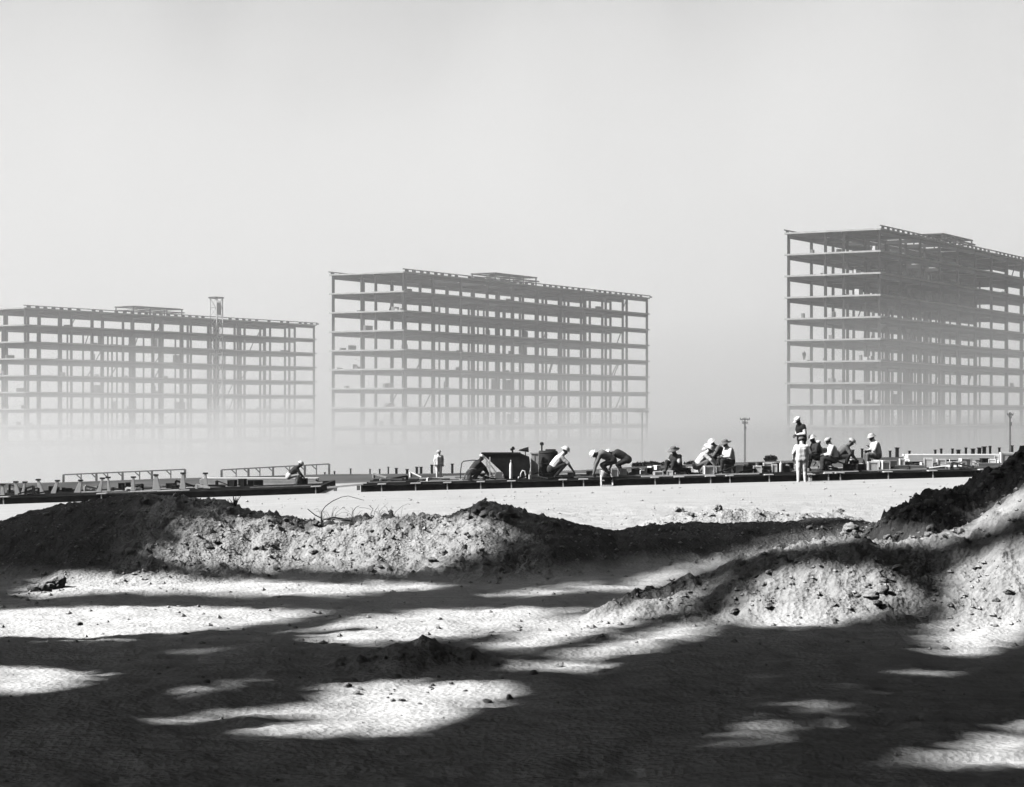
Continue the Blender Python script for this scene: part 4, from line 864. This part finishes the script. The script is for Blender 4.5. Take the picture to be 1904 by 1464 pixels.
def clod(px, py, size_px, label, group):
    h = ground_hit(px, py)
    if h is None: return
    o = bpy.data.objects.new('dirt_clod', CL[int(rk.integers(0, 7))]); C.objects.link(o); s = size_px / F * h[1] / 2
    o.location = (h[0], h[1], h[2] + s * .22); o.scale = (s * rk.uniform(.8, 1.25), s * rk.uniform(.8, 1.2), s * rk.uniform(.75, 1.1)); o.rotation_euler = (rk.uniform(-.4, .4), rk.uniform(-.4, .4), rk.uniform(0, 6.3))
    tag(o, label, 'clod', group)
NAMED = [(96, 1094, 46, None), (66, 1100, 28, None), (84, 1100, 24, None), (243, 1031, 20, None), (146, 1163, 15, None), (815, 1169, 9, None), (965, 1168, 12, None), (1620, 1112, 26, None), (1640, 1100, 22, None), (1632, 1128, 18, None), (1668, 1062, 16, None), (1365, 1139, 16, None), (1552, 1128, 11, None), (1552, 1160, 10, None), (1765, 1125, 12, None), (1582, 986, 30, None), (1726, 996, 14, None), (385, 1270, 14, None), (660, 1268, 14, None), (1874, 1106, 14, None), (1040, 1240, 16, None), (560, 1192, 9, None), (1505, 984, 12, None), (1262, 952, 22, None), (1335, 948, 16, None), (1562, 952, 14, None)]
for px, py, s_, lab in NAMED: clod(px, py, s_, 'loose dry clod lying out on the ground by the heaps' , 'loose clods lying on the ground')
def band(n, x0, x1, ytop, ybot, smin, smax, label, group, power=2.2):
    for _ in range(n):
        px = rk.uniform(x0, x1); py = rk.uniform(ytop(px), ybot(px)); clod(px, py, smin + (smax - smin) * rk.random() ** power, label, group)
lin = lambda xs_, ys_: (lambda px: float(np.interp(px, xs_, ys_)))
c1 = lin([0, 160, 240, 330, 400, 530, 575, 640, 800, 900, 960, 1110], [974, 940, 928, 928, 936, 964, 976, 974, 964, 952, 959, 988])
band(75, 300, 950, lambda p: c1(p) + 8, lambda p: 1062, 4, 15, 'dry clod on the sunlit face of the long spoil ridge', 'clods on the long spoil ridge')
band(26, 40, 1100, lambda p: c1(p) + 1, lambda p: c1(p) + 6, 7, 17, 'clod sitting on the crest of the long spoil ridge', 'clods along the spoil ridge crest')
for _ in range(22):
    px = rk.normal(905, 24); clod(px, c1(px) + rk.uniform(-2, 8), rk.uniform(9, 22), 'dark clod in the ragged knot on the ridge crest', 'clods in the ragged knot on the crest')
c3 = lin([1600, 1650, 1700, 1740, 1790, 1815, 1840, 1904], [990, 962, 940, 928, 919, 910, 888, 840])
band(38, 1610, 1900, lambda p: c3(p) - 0, lambda p: c3(p) + 12, 7, 19, 'dark clod on the rim of the tall black heap', 'clods on the tall black heap')
band(22, 1560, 1790, lambda p: 984, lambda p: 1004, 6, 20, 'pale clod in the hollow below the tall black heap', 'clods in the hollow')
band(32, 1360, 1700, lambda p: 1060, lambda p: 1162, 5, 14, 'dry clod on the sunlit face of the near bank', 'clods on the near bank')
band(18, 1740, 1900, lambda p: 1040, lambda p: 1210, 5, 14, 'dry clod on the sunlit end of the near bank', 'clods on the end of the near bank')
band(26, 590, 950, lambda p: 1258, lambda p: 1312, 5, 16, 'dry clod on the small foreground mound', 'clods on the small mound')
c5 = lin([520, 600, 700, 780, 860, 940, 1010], [1254, 1240, 1224, 1215, 1223, 1240, 1252])
band(14, 560, 1000, lambda p: c5(p) - 1, lambda p: c5(p) + 9, 8, 20, 'shaded clod on the crest of the small foreground mound', 'clods on the small mound crest')
band(12, 1240, 1600, lambda p: 948, lambda p: 968, 5, 14, 'pale clod on the low sunlit ridge behind', 'clods on the low back ridge')
# crumbs too small to count
def crumbs(n, x0, x1, y0, y1, smin, smax):
    vs = []; fs = []; ico = [Vector(v) for v in ((1, 0, 0), (-1, 0, 0), (0, 1, 0), (0, -1, 0), (0, 0, 1), (0, 0, -1))]; F8 = [(0, 2, 4), (2, 1, 4), (1, 3, 4), (3, 0, 4), (2, 0, 5), (1, 2, 5), (3, 1, 5), (0, 3, 5)]
    X = rk.uniform(x0, x1, n); Y = y0 + (y1 - y0) * rk.random(n); Z, Rg = terrain(X, Y); keep = rk.random(n) < (.07 + .9 * Rg)
    for x, y, z in zip(X[keep], Y[keep], Z[keep]):
        s = smin + (smax - smin) * rk.random() ** 3; k = len(vs); q = rk.uniform(.6, 1.3, 6)
        for v, m_ in zip(ico, q): vs.append((x + v.x * s * m_, y + v.y * s * m_, z + v.z * s * m_ * .7 + s * .2))
        fs += [(a + k, b + k, c + k) for a, b, c in F8]
    return vs, fs
v_, f_ = [], []
for a in ((26000, -11, 13, 24, 46, .010, .055), (3000, -6, 8, 15, 25, .008, .03), (9000, -15, 15, 47, 73, .015, .06)):
    vv, ff = crumbs(*a); k = len(v_); v_ += vv; f_ += [tuple(i + k for i in f) for f in ff]
o = mesh_obj('dirt_crumbs', v_, f_, M['clod']); tag(o, 'loose crumbs of dry earth strewn over heaps and sand', 'crumbs', kind='stuff')
# dry branches on the ridge
def branch(label, Y, strokes, foot):
    p0 = at(foot[0], foot[1], Y); z0 = gz(p0.x, Y); t = thing('dry_branch', label, 'branch', (p0.x, Y, z0))
    for pts, r0, r1 in strokes:
        q = [at(x, y, Y) - Vector((p0.x, Y, z0)) for x, y in pts]; n = len(q)
        for i, v in enumerate(q): v.y += .12 * math.sin(i * 1.7 + len(pts))
        if q[0].z < .12: q[0].z = -.06
        MB().tube(q, [.7 * (r0 + (r1 - r0) * i / (n - 1)) for i in range(n)], 6).build('twig', M['twig'], t, True)
branch('long dry branch arching over the spoil ridge crest', 37.6, [([(597, 968), (598, 952), (606, 941), (618, 932), (634, 925), (648, 922), (662, 926), (676, 931)], .016, .006), ([(573, 946), (585, 958), (600, 966), (625, 966), (652, 968)], .012, .02), ([(600, 966), (620, 962), (640, 966), (655, 970)], .03, .02)], (600, 970))
branch('tangle of bent dry twigs beside the long arching branch', 37.7, [([(653, 968), (656, 952), (661, 944), (668, 941)], .014, .006), ([(692, 970), (690, 955), (693, 947), (686, 940)], .014, .006), ([(692, 958), (698, 950), (705, 938)], .008, .004), ([(668, 944), (680, 944), (690, 948)], .006, .004), ([(655, 966), (664, 958), (676, 966)], .008, .006), ([(706, 974), (708, 962), (701, 952), (696, 952)], .007, .004), ([(710, 946), (716, 940), (722, 935)], .005, .003), ([(705, 952), (710, 946)], .005, .005)], (690, 972))
branch('thin dry sprig standing apart on the ridge crest', 37.7, [([(744, 966), (747, 952), (749, 942)], .006, .003), ([(746, 955), (760, 952)], .004, .003), ([(727, 968), (726, 952)], .005, .003)], (745, 968))
branch('short dark stick poking from the dark side of the spoil ridge', 37.8, [([(378, 940), (392, 934), (404, 930)], .03, .014), ([(388, 938), (394, 942)], .014, .008)], (384, 938))
rb = np.random.default_rng(4)
for k in range(7):
    x0 = rb.uniform(590, 735); y0 = 970; s_ = []
    for j in range(4):
        a = rb.uniform(-1.2, 1.2); L_ = rb.uniform(12, 34); s_.append(([(x0 + rb.uniform(-6, 6), y0), (x0 + a * L_ * .4, y0 - L_ * .55), (x0 + a * L_ * .9, y0 - L_ * .85), (x0 + a * L_ * 1.4, y0 - L_ * rb.uniform(.6, 1.0))], .007, .003))
    branch('wispy sprig of pale dry brush beside the arching branch', 37.6 + rb.uniform(-.2, .3), s_, (x0, y0))
for o in C.objects:
    if o.get('label') == 'wispy sprig of pale dry brush beside the arching branch': o['group'] = 'wispy dry brush on the ridge crest'
def tuft(px, py, Y, n, hgt, label):
    p0 = at(px, py, Y); z0 = gz(p0.x, Y); t = thing('dry_tuft', label, 'tuft', (p0.x, Y, z0)); r = np.random.default_rng(int(px))
    for k in range(n):
        a = r.uniform(0, 6.28); l_ = hgt * r.uniform(.5, 1.1); s = r.uniform(.15, .7)
        MB().tube([(0, 0, -.03), (math.cos(a) * l_ * s * .5, math.sin(a) * l_ * s * .5, l_ * .6), (math.cos(a) * l_ * s, math.sin(a) * l_ * s, l_)], [.012, .008, .002], 5).build('blade', M['bark'], t)
tuft(436, 946, 37.9, 16, .24, 'dark spiky dry tuft on the spoil ridge crest'); tuft(425, 950, 37.9, 9, .14, 'small dark tuft beside the spiky one on the crest')
# ------------------------------------------------------------------ mist over the low ground and haze in the air
def volume_mat(name, dens, aniso=0.65, col=0.95):
    m = bpy.data.materials.new(name); m.use_nodes = True; n = m.node_tree; n.nodes.clear()
    o = n.nodes.new('ShaderNodeOutputMaterial'); p = n.nodes.new('ShaderNodeVolumePrincipled')
    p.inputs['Density'].default_value = dens; p.inputs['Anisotropy'].default_value = aniso; p.inputs['Color'].default_value = (col, col, col, 1)
    n.links.new(p.outputs[0], o.inputs['Volume']); return m
def mist_bank(label, mid, half_len, half_dep, bottom, top, power, dens, seed, aniso=0.6, col=0.88, ua=None):
    """a long closed bank, thick low down and thinning upwards, lying across the low ground before the blocks"""
    t = np.linspace(-1, 1, 121); u = np.linspace(-1, 1, 41); u = np.sign(u) * np.abs(u) ** 0.8
    T, U = np.meshgrid(t, u); hv = 1 + 0.16 * vnoise(T * 11 + 3, U * 1.5 + 1.5, seed) + 0.10 * vnoise(T * 27 + 3, U * 3 + 1.5, seed + 1)
    prof = (1 - np.abs(U)) ** power * np.clip((1 - np.abs(T)) * 6, 0, 1) ** 1.5
    Z = bottom + (top - bottom) * prof * hv
    ua = UA if ua is None else ua; th = ua - math.pi / 2                       # bank runs along the row of buildings
    du = Vector((math.cos(ua), math.sin(ua))); dv = Vector((math.cos(th), math.sin(th)))
    X = mid[0] + dv.x * T * half_len + du.x * U * half_dep; Y = mid[1] + dv.y * T * half_len + du.y * U * half_dep
    ny, nx = X.shape; v = np.stack([X, Y, Z + 0.05], -1).reshape(-1, 3); vb = np.stack([X, Y, Z * 0 + bottom - 1], -1).reshape(-1, 3)
    i = np.arange(nx * ny).reshape(ny, nx); k = nx * ny
    f = np.stack([i[:-1, :-1], i[:-1, 1:], i[1:, 1:], i[1:, :-1]], -1).reshape(-1, 4).tolist()
    f += [[a + k for a in q[::-1]] for q in f]
    rim = list(i[0, :]) + list(i[1:, -1]) + list(i[-1, -2::-1]) + list(i[-2:0:-1, 0])
    f += [[rim[j], rim[j] + k, rim[(j + 1) % len(rim)] + k, rim[(j + 1) % len(rim)]] for j in range(len(rim))]
    o = mesh_obj('mist_bank', np.concatenate([v, vb]).tolist(), f, volume_mat('mist', dens, aniso, col))
    return tag(o, label, 'mist', kind='stuff')
MIST_MID = (-22, 376 - 92)
mist_bank('low white mist lying over the ground before the building frames', MIST_MID, 520, 62, -16, 16, 2.5, 0.026, 3)
mist_bank('dense ground mist hiding the feet of the building frames', MIST_MID, 500, 60, -16, 4, 2.0, 0.06, 8)
mist_bank('thin veil of mist rising before the building frames', MIST_MID, 560, 64, -16, 60, 1.0, 0.0025, 5, 0.4, 0.97)
mist_bank('tall mist added beyond the building frames to brighten the sky', (0, 830), 880, 260, -16, 240, 0.75, 0.0035, 6, 0.0, 0.995, math.pi / 2)  # mist volume added behind the frames to lift the low sky
mist_bank('thin dust hanging behind the platforms', (0, 142), 260, 50, -8, 7, 1.4, 0.0062, 9, 0.3, 0.97, math.pi / 2)
hz = MB().box((-930, -150, -25), (930, 1640, 300)).build('haze', volume_mat('haze', 0.0003))
tag(hz, 'thin bright haze filling the air over the whole site', 'haze', kind='stuff')
